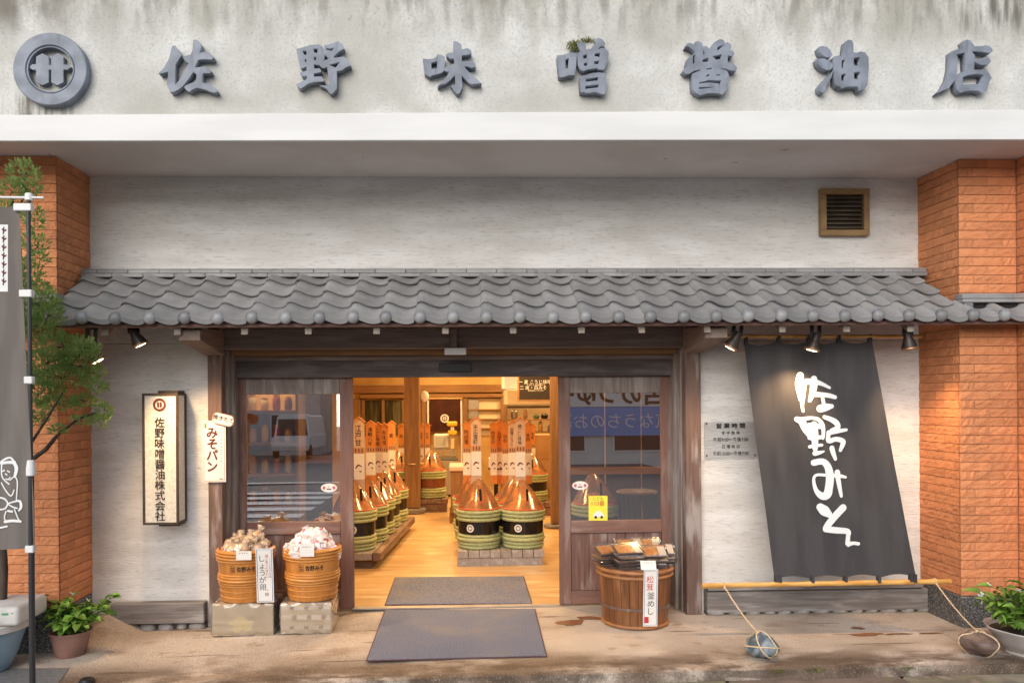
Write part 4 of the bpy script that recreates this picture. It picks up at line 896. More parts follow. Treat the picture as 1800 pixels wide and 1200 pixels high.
part('side', MB().box(ux(889,D), ux(892,D)-.002, D, D+.35, 0, vz(715,D)), M['inwood_z'], ks)
part('cabinet', MB().box(ux(892,D), ux(1010,D), D+.02, D+.4, 0, vz(768,D)), M['inwood_z'], ks)
rr = random.Random(21); cl = [M['black'], M['steel'], M['white'], M['inwood_x'], M['paper'], nmat('green_tin', (.08,.13,.06)), nmat('amber_jar', (.35,.17,.04), rough=.25)]
desc = ['pot','tin','jar','crock','box','kettle']
for k in range(12):
    u = 897+k*9+rr.uniform(-2,2); v = 737 if k % 2 else 760; r = rr.uniform(.035,.07); h = rr.uniform(.08,.2); x, z = ux(u,D), vz(v,D)
    solo('kitchen_jar', MB().lathe([(r*.8,.001),(r,.02),(r,h*.75),(r*.6,h*.9),(r*.65,h)], 14, x, D+.1+.05*rr.random(), z), cl[k % 7], 'small pot or jar crowded on the kitchen shelf behind the barrels', 'jar', 'jars on the kitchen shelf', smooth=True)
# counters
D = 14.8
ct = thing('service_counter', 'grey service counter with glass case behind the central aisle', 'counter', (ux(782,D), D, 0))
part('body', MB().box(ux(756,D), ux(806,D), D, D+.7, .05, vz(809,D)), nmat('grey_laminate', (.30,.26,.22), (.27,.235,.20), rough=.5), ct, bevel=.01)
part('plinth', MB().box(ux(758,D), ux(804,D), D+.03, D+.68, 0, .048), M['black'], ct)
part('glass_case', MB().box(ux(757,D), ux(805,D), D+.01, D+.5, vz(808,D), vz(790,D)), clear_film('case_glass', (.85,.87,.84), 2, 1.5, .03, .12, (.7,.75,.7)), ct)
part('case_tray', MB().box(ux(760,D), ux(802,D), D+.05, D+.45, vz(808,D)+.003, vz(804,D)), M['steel'], ct)
sc_ = thing('white_register', 'white boxy register on the grey service counter', 'register', (ux(775,D), D+.4, vz(790,D)))
part('body', MB().box(ux(761,D), ux(789,D), D+.35, D+.65, vz(789,D), vz(764,D)), M['white'], sc_, bevel=.02)
part('screen', MB().box(ux(764,D), ux(780,D), D+.335, D+.349, vz(784,D), vz(768,D)), nmat('pale_screen', (.55,.56,.50), rough=.2), sc_)
ys2 = thing('hanging_scale', 'yellow topped weighing scale standing beside the white register', 'scale', (ux(796,D), D+.2, vz(790,D)))
M['yellow'] = nmat('yellow_enamel', (.75,.50,.04), rough=.4)
part('head', MB().box(ux(785,D), ux(804,D), D+.1, D+.3, vz(749,D), vz(741,D)), M['yellow'], ys2, bevel=.02)
part('column', MB().box(ux(792,D), ux(798,D), D+.15, D+.25, vz(789,D), vz(749,D)-.002), M['pale_wall'], ys2)
part('pan', MB().box(ux(787,D), ux(803,D), D+.05, D+.34, vz(764,D), vz(757,D)), M['yellow'], ys2, bevel=.015)
D = 11.6
tb = thing('display_table', 'small wooden display table with pale pink cloth beside the middle barrels', 'table', (ux(810,D), D, 0))
a, b = ux(791,D), ux(822,D)
part('top', MB().box(a-.02, b, D, D+.8, vz(828,D), vz(820,D)), nmat('pale_pink_cloth', (.62,.46,.38), rough=.9), tb, bevel=.01)
part('panel', MB().box(a, b, D+.02, D+.78, .16, vz(828,D)-.002), M['inwood_z'], tb)
part('foot', MB().box(a-.02, b, D+.1, D+.2, 0, .158), M['inwood_x'], tb); part('foot', MB().box(a-.02, b, D+.6, D+.7, 0, .158), M['inwood_x'], tb)
D = 10.3
ps = thing('pedestal_stand', 'white box stand on a dark pedestal between the two front barrels', 'stand', (ux(871,D), D, 0))
part('box', MB().box(ux(859,D), ux(884,D), D-.1, D+.12, vz(822,D), vz(805,D)), M['white'], ps, bevel=.008)
part('plate', MB().box(ux(857,D), ux(886,D), D-.12, D+.14, vz(824,D), vz(822,D)-.001), M['black'], ps)
part('stem', MB().tube([(ux(871,D),D,.03),(ux(871,D),D,vz(824,D))], .028, 10), M['black'], ps)
part('foot', MB().lathe([(.14,.005),(.14,.02),(.04,.035)], 16, ux(871,D), D), M['black'], ps)
D = 13.4
for u0, u1, v0, v1, dd, lab in ((893,925,783,890,.0,'brown carton stack standing behind the middle barrels'),(937,968,763,860,-.4,'tall brown carton stack behind the far right barrel')):
    t = thing('carton_stack', lab, 'carton', (ux((u0+u1)/2,D), D+dd, 0)); n = 3; zt0 = vz(v0,D)
    for k in range(n): part('carton', MB().box(ux(u0,D+dd)+.01*(k%2), ux(u1,D+dd)-.008*(k%2), D+dd, D+dd+.4, zt0*k/n+.003, zt0*(k+1)/n), nmat('carton_board', (.42,.24,.10), (.37,.20,.08), scale=5, rough=.8) if 'carton_board' not in bpy.data.materials else bpy.data.materials['carton_board'], t, bevel=.006)
# left display shelves behind the left door glass
sh = thing('goods_shelf', 'wooden goods shelf behind the left door glass', 'shelf', (ux(470,8.6), 8.6, 0))
D = 8.5; a, b = X(428,D,800), X(520,D,800)
for z in (.25,.72,1.05,1.38,1.72): part('shelf_board', MB().box(a, b, D, D+.4, z-.03, z), M['inwood_x'], sh)
for x in (a-.03, b): part('upright', MB().box(x, x+.03, D, D+.4, 0, 1.95), M['inwood_z'], sh)
part('back', MB().box(a, b, D+.402, D+.42, .1, 1.95), M['warm_wall'], sh)
gc = [nmat('jar_gold', (.60,.34,.06), rough=.25), nmat('jar_red', (.45,.10,.04), rough=.3), nmat('jar_cream', (.70,.58,.36), rough=.4), nmat('jar_brown', (.22,.10,.04), rough=.3)]
rr = random.Random(4)
for z in (.72,1.05,1.38,1.72):
    for k in range(4):
        x = a+.07+k*(b-a-.12)/3.4; r = .042; h = rr.uniform(.13,.2)
        t = thing('jar', 'gold lidded jar of miso on the goods shelf behind the left door', 'jar', (x, D+.12, z), 'jars on the goods shelf')
        part('body', MB().lathe([(r*.9,.001),(r,.015),(r,h*.7),(r*.75,h*.82)], 14, x, D+.12, z), gc[rr.randrange(4)], t, smooth=True)
        part('lid', MB().lathe([(r*.8,h*.82+.001),(r*.82,h*.98),(r*.7,h)], 14, x, D+.12, z), gc[0], t, smooth=True)
# dark timber screens added to block the bright room behind the door glass
pw_ = thing('added_dark_screen', 'added dark timber screen blocking the bright room behind the right door glass', 'partition', (X(1100,9.6,800), 9.6, 0)); a0_, b0_ = X(1000,9.6,800), 4.9
M['darkwood'] = wood('dark_indoor_wood', (.075,.04,.022), (.05,.027,.016), 'z')
for k in range(8): part('panel', MB().box(a0_+(b0_-a0_)*k/8+.01, a0_+(b0_-a0_)*(k+1)/8-.01, 9.6, 9.64, 0, CE-.004), M['darkwood'], pw_, bevel=.006)
for z in (.02, .9, 2.1): part('rail', MB().box(a0_, b0_, 9.57, 9.598, z, z+.09), M['inwood_x'], pw_, bevel=.005)
pw2 = thing('added_dark_screen', 'added dark timber screen blocking the bright room behind the left door glass right of the goods shelf', 'partition', (X(560,9.2,800), 9.2, 0)); a0_, b0_ = -4.1, X(585,9.2,800)  # second added screen, put in so the left glass looks darker
for k in range(7): part('panel', MB().box(a0_+(b0_-a0_)*k/7+.01, a0_+(b0_-a0_)*(k+1)/7-.01, 9.2, 9.24, 0, CE-.004), M['darkwood'], pw2, bevel=.006)
for z in (.02, 1.1, 2.1): part('rail', MB().box(a0_, b0_, 9.17, 9.198, z, z+.09), M['inwood_x'], pw2, bevel=.005)
bar_later = [(X(1048,8.3,880), 8.3)]
# right side: basket stand seen through the right door glass
bk = thing('display_basket', 'dark wire basket seen through the right door glass', 'basket', (X(1120,8.2,880), 8.2, 0))
xc = X(1120,8.2,880)
part('rim', MB().lathe([(.205,.0),(.215,.012),(.205,.024)], 24, xc, 8.2, .84), M['post'], bk, smooth=True)
for k in range(20):
    an = 2*math.pi*k/20; part('bar', MB().tube([(xc+.2*math.cos(an),8.2+.2*math.sin(an),.84),(xc+.17*math.cos(an),8.2+.17*math.sin(an),.42)], .006, 5), M['black'], bk)
part('base', MB().lathe([(.18,.0),(.18,.42)], 20, xc, 8.2, .005), M['lframe'], bk)
# interior lamps: round downlights let into the ceiling
M['lampwarm'] = emitmat('lit_downlight', (1,.70,.34), 6)
for k, (x, y, e) in enumerate([(-.1,8.2,55),(-2.2,8.6,50),(2.3,8.6,45),(-.9,10.3,70),(.9,10.3,70),(-1.3,13,80),(.6,13,80),(2.2,12.5,70),(-.2,15.4,60),(1.7,15.6,70)]):
    t = thing('downlight', 'round warm downlight let into the shop ceiling', 'lamp', (x, y, CE), 'ceiling downlights')
    part('lens', MB().lathe([(.085,-.004),(.085,-.002)], 18, x, y, CE), M['lampwarm'], t); part('trim', MB().lathe([(.088,-.006),(.105,-.006),(.105,-.001)], 18, x, y, CE, cap=False), M['white'], t)
    ld = bpy.data.lights.new('downlight_lamp', 'AREA'); ld.shape = 'DISK'; ld.size = .35; ld.energy = e*INT; ld.color = (1,.62,.26)
    lo = bpy.data.objects.new('downlight_lamp', ld); COL.objects.link(lo); lo.parent = t; lo.matrix_parent_inverse = Matrix.Translation(-ROOT[t.name]); lo.location = (x, y, CE-.03)
# ------------------------------------------------------------------ miso barrels
def strawrope(r, z, h, n=72, amp=.07, ph=0):
    """one thick twisted straw hoop"""
    def pt(s, t):
        a = 2*math.pi*s; b = 2*math.pi*t; tw = 1+amp*math.sin(3*b+a*22+ph)
        return Vector(((r+h*.55*math.cos(b)*tw)*math.cos(a), (r+h*.55*math.cos(b)*tw)*math.sin(a), z+h*.5*math.sin(b)*tw))
    return pt
M['straw'] = nmat('green_straw_rope', (.36,.41,.18), (.48,.50,.27), scale=40, sc=(1,1,3), rough=.8, bump=.5, bscale=60, bsc=(1,1,5), extras=[((.15,.18,.06), (1,1,6), 12, .55, .7, .6)])
M['band_black'] = nmat('black_band', (.012,.009,.009), rough=.22, spec=.6); M['band_brown'] = nmat('brown_band', (.22,.07,.025), (.18,.055,.02), scale=6, sc=(6,6,1), rough=.35)
M['rimred'] = nmat('red_rim', (.62,.10,.05), rough=.4); M['miso'] = nmat('miso_paste', (.55,.27,.07), (.44,.19,.045), scale=14, rough=.6, bump=.6, bscale=12, bdist=.03)
M['miso2'] = nmat('dark_miso_paste', (.36,.13,.035), (.28,.09,.025), scale=14, rough=.5, bump=.6, bscale=12, bdist=.03)
def barrel(label, band, miso):
    t = thing('miso_barrel', label, 'barrel', (0,0,0), 'green roped miso barrels', local=True)
    part('staves', MB().lathe([(.205,.0),(.214,.03),(.226,.40),(.228,.435),(.205,.436),(.20,.40)], 28), M['lframe'], t, smooth=True)
    part('band', MB().lathe([(.2215,.165),(.229,.17),(.2325,.30),(.226,.305)], 40, cap=False), band, t, smooth=True)
    for z, h, r, k in ((.022,.042,.212,0),(.060,.040,.216,1),(.105,.050,.222,2),(.145,.034,.222,3),(.325,.042,.229,4),(.368,.040,.231,5),(.408,.042,.233,6)):
        part('rope_hoop', MB().grid(strawrope(r, z, h, ph=k*1.3), 72, 8), M['straw'], t, smooth='all')
    part('rim', MB().lathe([(.222,.43),(.240,.432),(.244,.440),(.238,.447),(.222,.444)], 36, cap=False), M['rimred'], t, smooth=True)
    part('miso_mound', MB().grid(lambda s, q: Vector((.215*(1-q)*math.cos(2*math.pi*s), .215*(1-q)*math.sin(2*math.pi*s), .435+.115*q**.8+.014*math.sin(s*37+q*9)*(q*(1-q)*3))), 28, 8), miso, t, smooth='all')
    part('plastic_cover', MB().grid(lambda s, q: Vector(((.235*(1-q)**.85+.03*q)*math.cos(2*math.pi*s)*(1+.03*math.sin(s*44)*q*(1-q)*4), (.235*(1-q)**.85+.03*q)*math.sin(2*math.pi*s)*(1+.03*math.sin(s*38)*q*(1-q)*4)+.06*q, .445+.30*q)), 40, 10), M['filmorange'], t, smooth='all')
    pd = MB().bar((.02,-.16,.52), (.012,-.17,.665), .026, .016, up=(0,1,0)); part('paddle', pd, M['black'], t, bevel=.004)
    part('paddle_grip', MB().bar((.02,-.158,.50), (.02,-.16,.53), .032, .022, up=(0,1,0)), M['rimred'], t)
    def cyl(x, z): a = -math.pi/2-.45+x/.2325; return Vector((.2335*math.cos(a), .2335*math.sin(a), z))
    if band is M['band_black']: emblem(0, .235, .043, cyl, 'emblem', M['paper'], t)
    return t
protoA = barrel('miso barrel with black band and orange cover, front left of the middle pallet', M['band_black'], M['miso2'])
PT = .175                                  # pallet height
mx0, mx1 = at_y(842,957,8.92).x, at_y(919.5,957,8.92).x
protoA.location = (mx0, 8.92, PT); protoA.rotation_euler = (0,0,.0)
brr = random.Random(77)
def bar_at(x, y, z, label, miso=None, band=None, rot=0):
    b = dup(protoA, (x, y, z), rot+brr.uniform(-.22,.22), label, (s_:=brr.uniform(.97,1.02), s_, brr.uniform(.97,1.03)))
    for ch in list(b.children):
        nm = ch.name.split('.')[0]
        if nm == 'miso_mound' and miso or nm == 'band' and band:
            ch.data = ch.data.copy(); ch.data.materials.clear(); ch.data.materials.append(miso if nm == 'miso_mound' else band)
        if band and nm == 'emblem': bpy.data.objects.remove(ch)
    return b
spots = [(mx0, 8.92)]
bar_at(mx1, 8.92, PT, 'miso barrel with black band and pale miso, front right of the middle pallet', M['miso']); spots.append((mx1, 8.92))
for x, y, lab, ms in ((mx0-.04,9.42,'second miso barrel back on the left of the middle pallet',M['miso']),(mx1-.03,9.42,'second miso barrel back on the right of the middle pallet',M['miso']),
                  (mx0-.05,9.92,'third miso barrel back on the left of the middle pallet',M['miso2']),(mx1-.02,9.92,'third miso barrel back on the right of the middle pallet',M['miso'])):
    bar_at(x, y, PT, lab, ms); spots.append((x, y))
LR = [(628,8.9),(651,9.40),(664,9.90),(676,10.40),(690,10.9)]
lf = []
ordn = ['nearest the door', 'second from the door', 'third from the door', 'fourth from the door', 'farthest from the door']
for k, (u, y) in enumerate(LR):
    x = X(u, y, 900)-.03; lf.append((x, y)); bar_at(x, y, PT, f'miso barrel in the left row, {ordn[k]}', M['miso'] if k % 2 == 0 else M['miso2'], rot=.35)
fb = [(757,13.1,M['band_brown'],'brown banded miso barrel just right of the inner pillar'),(703,13.2,None,'black banded miso barrel half hidden behind the inner pillar'),(935,12.6,None,'black banded miso barrel at the far right of the shop')]
fbs = []
for u, y, bd, lab in fb:
    x = ux(u, y); fbs.append((x, y)); bar_at(x, y, .22, lab, M['miso'], bd)
bar_at(X(1046,8.35,880), 8.35, .30, 'miso barrel behind the right door glass above the yellow sticker', M['miso2'])
# pallets
def pallet(name_lab, x0, x1, y0, y1, h, n, mat):
    t = thing('pallet', name_lab, 'pallet', ((x0+x1)/2, y0, 0)); w_ = (x1-x0)/n; r_ = random.Random(int(x0*100))
    for k in range(n): part('slat', MB().box(x0+k*w_+.003, x0+(k+1)*w_-.003, y0-.01*r_.random(), y1, h-.075-.004*r_.random(), h-.003*r_.random()), mat, t, bevel=.003)
    part('bearer', MB().box(x0, x1-.02, y0+.012, y0+.10, .004, h-.082), mat, t, bevel=.004); part('bearer', MB().box(x0, x1-.02, y1-.12, y1-.02, .004, h-.082), mat, t, bevel=.004)
    return t
M['pal'] = wood('grey_pallet_wood', (.36,.32,.29), (.27,.24,.215), 'y', worn=(.45,.42,.39)); M['pal2'] = wood('brown_pallet_wood', (.24,.145,.10), (.17,.10,.07), 'y', worn=(.33,.25,.2))
pallet('grey slatted pallet carrying the middle miso barrels', X(804,8.66,970), X(957,8.66,970), 8.66, 10.25, PT, 8, M['pal'])
a_, b_ = X(560,8.6,1000), X(668,8.6,980)
lp = thing('pallet', 'long brown pallet carrying the left row of miso barrels', 'pallet', (b_, 8.6, 0))
off = (lf[-1][0]-lf[0][0]); 
for k in range(3):
    xk0 = b_-.09-k*.22
    part('slat', MB().add([(xk0-.21,8.6,PT-.075),(xk0,8.6,PT-.075),(xk0+off,11.25,PT-.075),(xk0-.21+off,11.25,PT-.075),(xk0-.21,8.6,PT),(xk0,8.6,PT),(xk0+off,11.25,PT),(xk0-.21+off,11.25,PT)],
        [(3,2,1,0),(4,5,6,7),(0,1,5,4),(1,2,6,5),(2,3,7,6),(3,0,4,7)]), M['pal'], lp, bevel=.004)
part('edge_beam', MB().bar((b_-.035, 8.6, PT-.04), (b_-.035+off, 11.25, PT-.04), .085, .09), M['pal2'], lp, bevel=.005)
for y in (8.72, 9.9, 11.0): part('bearer', MB().box(a_-.1, b_-.10+off*(y-8.6)/2.65, y, y+.1, .004, PT-.084), M['pal2'], lp, bevel=.004)
for (x, y), lab in zip(fbs, ('dark pallet under the brown banded barrel', 'dark pallet behind the inner pillar', 'dark pallet under the far right barrel')):
    pallet(lab, x-.28, x+.28, y-.25, y+.3, .215, 5, M['pal2'])
pallet('dark pallet under the barrel behind the right door glass', X(1046,8.35,880)-.28, X(1046,8.35,880)+.28, 8.1, 8.65, .295, 5, M['pal2'])
# ------------------------------------------------------------------ tall wooden name boards standing in the barrels
M['brd_o'] = nmat('orange_name_board', (.62,.24,.055), (.55,.19,.04), scale=3, sc=(6,6,1), rough=.6); M['brd_p'] = nmat('pinkish_name_board', (.60,.42,.30), (.54,.36,.25), scale=3, sc=(6,6,1), rough=.6)
M['brd_band'] = nmat('board_price_band', (.47,.26,.14), rough=.7)
def board(x, y, z0, z1, w_, body, words, label, tilt=0):
    t = thing('name_board', label, 'board', (x, y, z0), 'tall name boards in the barrels')
    h = w_/2; th = .014; pk = w_*.30
    f = lambda xx, zz, yy=0: Vector((x+xx+tilt*(zz-z0), y+yy, zz))
    oc = [(-h,z0),(h,z0),(h,z1-pk),(0,z1),(-h,z1-pk)]
    part('panel', MB().add([f(a, b) for a, b in oc]+[f(a, b, th) for a, b in oc], [(0,1,2,3,4),(9,8,7,6,5)]+[(i+5,(i+1)%5+5,(i+1)%5,i) for i in range(5)]), body, t)
    r = MB()
    for s in (-1, 1): r.bar(f(s*(h+.012), z1-pk-.012, th/2), f(0, z1+.008, th/2), .028, .012, up=(s*.3,0,1))
    part('roof_trim', r, M['brd_o'], t)
    L = z1-z0; q = MB(); q.add([f(-h,z0+L*.50,-.0015), f(h,z0+L*.50,-.0015), f(h,z0+L*.585,-.0015), f(-h,z0+L*.585,-.0015)], [(0,1,2,3)]); part('price_band', q, M['brd_band'], t)
    q = MB().add([f(-h*.98,z0+L*.14,-.0025), f(h*.98,z0+L*.14,-.0025), f(h*.98,z0+L*.50,-.0025), f(-h*.98,z0+L*.50,-.0025)], [(0,1,2,3)]); part('paper', q, M['paper'], t)
    n = len(words); e = min(w_*.62, L*.30/n)
    part('lettering', text_on(MB(), words, e, lambda a, b: f(a, b, -.003), -.006, z0+L*.755, vertical=True), M['ink'], t)
    m = MB()
    for k in range(3): m.add([f(-h*.6+k*h*.55,z0+L*.52,-.003), f(-h*.42+k*h*.55,z0+L*.52,-.003), f(-h*.42+k*h*.55,z0+L*.57,-.003), f(-h*.6+k*h*.55,z0+L*.57,-.003)], [(0,1,2,3)])
    brush(m, [[(-h*.5,z0+L*.30,.006),(-h*.1,z0+L*.34,.009),(h*.5,z0+L*.32,.004)],[(h*.1,z0+L*.26,.004),(h*.4,z0+L*.25,.007)]], lambda a, b, o: f(a, b, -.0035-o))
    part('small_print', m, M['inkred'], t)['kind'] = 'stuff'
def brd(u, v0, v1, y, wpx, body, words, label, tilt=0):
    p = at_y(u, v1, y); board(p.x, y, p.z, at_y(u, v0, y).z, wpx*y/FPX, body, words, label, tilt)
brd(837.5,734,852,9.02,18,M['brd_p'],'末広雪町','pinkish name board in the front left middle barrel')
brd(915,734,854,9.02,18,M['brd_p'],'横ごし味噌','pinkish name board in the front right middle barrel')
brd(901,741,850,9.5,14,M['brd_p'],'加賀こうじ','pinkish name board right behind the front right board')
brd(821,741,850,9.5,14,M['brd_o'],'熟成雪','orange name board just left of the front left board')
brd(868,742,850,10.0,12,M['brd_o'],'西京白','orange name board left of the three clustered boards')
brd(879,739,850,10.2,13,M['brd_o'],'八丁','orange name board behind the pedestal stand')
brd(889,744,850,10.0,12,M['brd_o'],'仙台','orange name board squeezed between two pinkish boards')
brd(929,742,850,10.0,12,M['brd_o'],'信州','orange name board to the right of the front right board')
brd(631,734,860,8.98,20,M['brd_p'],'江戸甘','pinkish name board nearest the door in the left row')
brd(652,740,850,9.5,17,M['brd_o'],'津軽八年','orange name board second in the left row')
brd(665,743,845,10.0,14,M['brd_o'],'こし味噌','orange name board third in the left row')
brd(676,744,845,10.5,14,M['brd_o'],'赤味噌','orange name board fourth in the left row')
brd(689,740,842,11.0,13,M['brd_o'],'麦','orange name board last in the left row')
brd(706,745,830,13.2,12,M['brd_o'],'米','orange name board beside the inner pillar left edge')
brd(741,744,830,13.2,9,M['brd_o'],'越後','orange name board against the inner pillar right edge')
brd(752,744,830,13.15,9,M['brd_o'],'秋田','orange name board in the brown banded barrel')
brd(936,745,830,12.7,11,M['brd_o'],'信濃','orange name board in the far right barrel')
# ------------------------------------------------------------------ mats at the entrance
M['mat'] = nmat('grey_blue_mat', rgb('#838797'), rgb('#5d6171'), scale=140, lo=.42, hi=.58, rough=.95, bump=.5, bscale=200, spec=.1, extras=[(rgb('#8d8580'), (1,1,1), 2.5, .45, .75, .45)])
M['matedge'] = nmat('mat_edge', (.10,.05,.05), rough=.8)
def mat_(cs, z, label):
    ps_ = [at_z(u, v, z) for u, v in cs]; t = thing('door_mat', label, 'mat', tuple(sum(ps_, Vector())/4)); c = sum(ps_, Vector())/4
    def slab(k, z0, z1): q = [c+(p-c)*k for p in ps_]; return MB().add([(p.x,p.y,z0) for p in q]+[(p.x,p.y,z1) for p in q], [(3,2,1,0),(4,5,6,7),(0,1,5,4),(1,2,6,5),(2,3,7,6),(3,0,4,7)])
    part('edging', slab(1, z-.008, z), M['matedge'], t, bevel=.002); part('pile', slab(.985, z-.002, z+.004), M['mat'], t, bevel=.002)
mat_([(643,1160),(962,1152),(941,1069),(676,1071)], .010, 'dark blue grey door mat on the pavement in front of the threshold')
mat_([(676,1062),(936,1060),(921,1012),(694,1014)], .014, 'lighter grey door mat inside the threshold')
# ------------------------------------------------------------------ wrapped boxes, tubs and their goods
M['carton'] = nmat('pale_carton', rgb('#cdb898'), rgb('#bda684'), scale=3, rough=.7, extras=[(rgb('#8e7452'), (1,1,1), 8, .62, .72, .35)])
M['carton_print'] = nmat('carton_print', rgb('#a58a6c'), rough=.8); M['carton_pink'] = nmat('carton_stripe', rgb('#dccbb8'), rgb('#d2bfa9'), scale=6, rough=.8)
M['wrap'] = clear_film('cloudy_wrap', (.97,.96,.93), 2.0, 1.5, .12, .13, (.88,.85,.80))
def wbox(u0, u1, vb, h, dep, lab, rot=0):
    p, q = ground(u0, vb), ground(u1, vb); y = p.y; z = gz((p.x+q.x)/2); rr = random.Random(int(u0))
    t = thing('wrapped_box', lab, 'box', ((p.x+q.x)/2, y, z))
    part('carton', MB().box(p.x+.012, q.x-.012, y+.012, y+dep-.012, z+.004, z+h-.008), M['carton'], t, bevel=.006)
    ph = [rr.uniform(0,6.28) for _ in range(6)]
    def wr(d):
        n_ = max(abs(d.x), abs(d.y), abs(d.z)); 
        return 1/n_**.92*(1+.010*math.sin(17*d.x+9*d.z+ph[0])+.010*math.sin(13*d.z-11*d.y+ph[1])+.008*math.sin(29*d.x*d.z+ph[2]))
    cx_, cy_, cz_ = (p.x+q.x)/2, y+dep/2, z+h/2
    m = MB().ball((cx_,cy_,cz_), ((q.x-p.x)/2/1.0, dep/2, h/2), 56, 28, wr)
    m.v = [(min(max(x,p.x-.004),q.x+.004), min(max(yy,y-.004),y+dep), min(max(zz,z+.001),z+h)) for x, yy, zz in m.v]
    part('clear_wrap', m, M['wrap'], t, smooth=True)
    f0 = y+.0105
    for k, (za_, zb_2) in enumerate(((.04,.07),(.115,.155),(.195,.225)) if u0 > 450 else ()):
        part('printed_stripe', MB().box(p.x+.02, q.x-.02, f0, f0+.001, z+za_, z+zb_2), M['carton_pink'], t)
        for j in range(3):
            xx = p.x+(q.x-p.x)*(.2+.27*j+.05*(k%2)); part('printed_mark', MB().add([(xx,f0-.001,z+za_+.004),(xx+.03,f0-.001,z+za_+.002),(xx+.036,f0-.001,z+zb_2-.002),(xx+.012,f0-.001,z+zb_2),(xx-.004,f0-.001,z+zb_2-.008)], [(0,1,2,3,4)]), M['carton_print'], t)
    return p, q, y, z
bA = wbox(369, 479, 1121, .265, .36, 'plastic wrapped carton under the egg tub')
bB = wbox(490, 583, 1117, .255, .36, 'plastic wrapped carton under the sweets tub')
lb_ = MB(); y = bA[2]+.010; cx_ = (bA[0].x+bA[1].x)/2-.01
lb_.add([(cx_+(.085+.035*math.sin(k*2.4))*math.cos(k*math.pi/9), y, bA[3]+.095+(.055+.02*math.sin(k*1.7))*math.sin(k*math.pi/9)) for k in range(18)], [tuple(range(18))])
solo('paper_patch', lb_, nmat('cream_patch', rgb('#d9c48e')), 'torn cream paper patch inside the wrap of the left carton', 'paper')
M['tub'] = nmat('honey_tub_wood', (.56,.235,.055), (.47,.18,.038), scale=3, sc=(9,9,1), rough=.38, bump=.1, bscale=20, bsc=(9,9,1)); M['tubhoop'] = nmat('bamboo_hoop', (.58,.26,.065), (.50,.20,.045), scale=10, sc=(1,1,6), rough=.35)
M['tubin'] = nmat('vermilion_lining', (.62,.14,.05), rough=.35)
def tub(u, yc, z, lab, sgn=True):
    x = X(u, yc, 1010); k = 1.0
    t = thing('wooden_tub', lab, 'tub', (x, yc, z))
    part('staves', MB().lathe([(.192,0),(.196,.006),(.228,.405),(.212,.412),(.206,.37),(.18,.03)], 44, x, yc, z), M['tub'], t, smooth=True)
    part('lining', MB().lathe([(.2115,.4125),(.205,.36),(.20,.33),(.002,.33)], 40, x, yc, z, cap=False), M['tubin'], t, smooth=True)
    for z0, r, h in ((.395,.232,.024),(.372,.234,.022),(.348,.233,.024),(.325,.228,.022),(.215,.217,.020),(.196,.220,.024),(.172,.221,.026),(.148,.215,.022),(.128,.210,.02),(.085,.203,.018),(.04,.1985,.02)):
        m = MB().lathe([(r-.012,z0-h/2),(r-.002,z0-h*.42),(r+.004,z0-h*.1),(r+.003,z0+h*.2),(r-.004,z0+h*.45),(r-.012,z0+h/2)], 40, x, yc, z, cap=False); part('hoop', m, M['tubhoop'], t, smooth=True)
    def cyl(a, b): an = -math.pi/2+a/.2245; rr_ = .2175+(b-.26)*.08+.0012; return Vector((x+rr_*math.cos(an), yc+rr_*math.sin(an), z+b))
    m = text_thick(MB(), '佐野みそ', .044, cyl, .055, .272, w=.02, wid=.85); part('lettering', m, M['ink'], t)
    m = MB(); 
    for q in ((-.072,-.034,.244,.247),(-.072,-.034,.297,.30),(-.072,-.069,.247,.297),(-.037,-.034,.247,.297)): m.add([cyl(q[0],q[2]),cyl(q[1],q[2]),cyl(q[1],q[3]),cyl(q[0],q[3])], [(0,1,2,3)])
    brush(m, [[(-.064,.285,.003),(-.055,.278,.005),(-.043,.287,.003)],[(-.062,.265,.004),(-.05,.258,.006),(-.042,.268,.003)]], lambda a, b, o: cyl(a, b)+Vector((0,-o,0)))
    part('stamp', m, nmat('stamp_brown', (.14,.045,.015)) if 'stamp_brown' not in bpy.data.materials else bpy.data.materials['stamp_brown'], t)
    return x, yc, z
zA, zB = bA[3]+.266, bB[3]+.256
tA = tub(433, bA[2]+.185, zA, 'honey coloured hooped wooden tub heaped with smoked eggs'); tB = tub(549.5, bB[2]+.20, zB, 'honey coloured hooped wooden tub heaped with red and white sweets')
def price_card(u0, u1, v0, v1, y, lab, tilt=0):
    p0, p1 = at_y(u0, v1, y), at_y(u1, v0, y)
    t = thing('price_card', lab, 'price card', tuple(p0)); part('card', MB().add([(p0.x,y,p0.z),(p1.x,y,p0.z),(p1.x,y+tilt,p1.z),(p0.x,y+tilt,p1.z),(p0.x,y+.002,p0.z),(p1.x,y+.002,p0.z),(p1.x,y+tilt+.002,p1.z),(p0.x,y+tilt+.002,p1.z)],[(0,1,2,3),(7,6,5,4),(0,4,5,1),(1,5,6,2),(2,6,7,3),(3,7,4,0)]), M['paper'], t)
    m = MB()
    for k in range(4): a = p0.x+(p1.x-p0.x)*(.2+.16*k); q = p0.z+(p1.z-p0.z)*.72; m.add([(a,y+tilt*.7-.001,q),(a+.008,y+tilt*.7-.001,q),(a+.008,y+tilt*.7-.001,q+.008),(a,y+tilt*.7-.001,q+.008)], [(0,1,2,3)])
    part('print', m, M['vent'], t)
price_card(415,442,968,984,tA[1]-.247,'blank white price card clipped to the egg tub'); price_card(527,552,955,978,tB[1]-.247,'white price card clipped to the sweets tub')
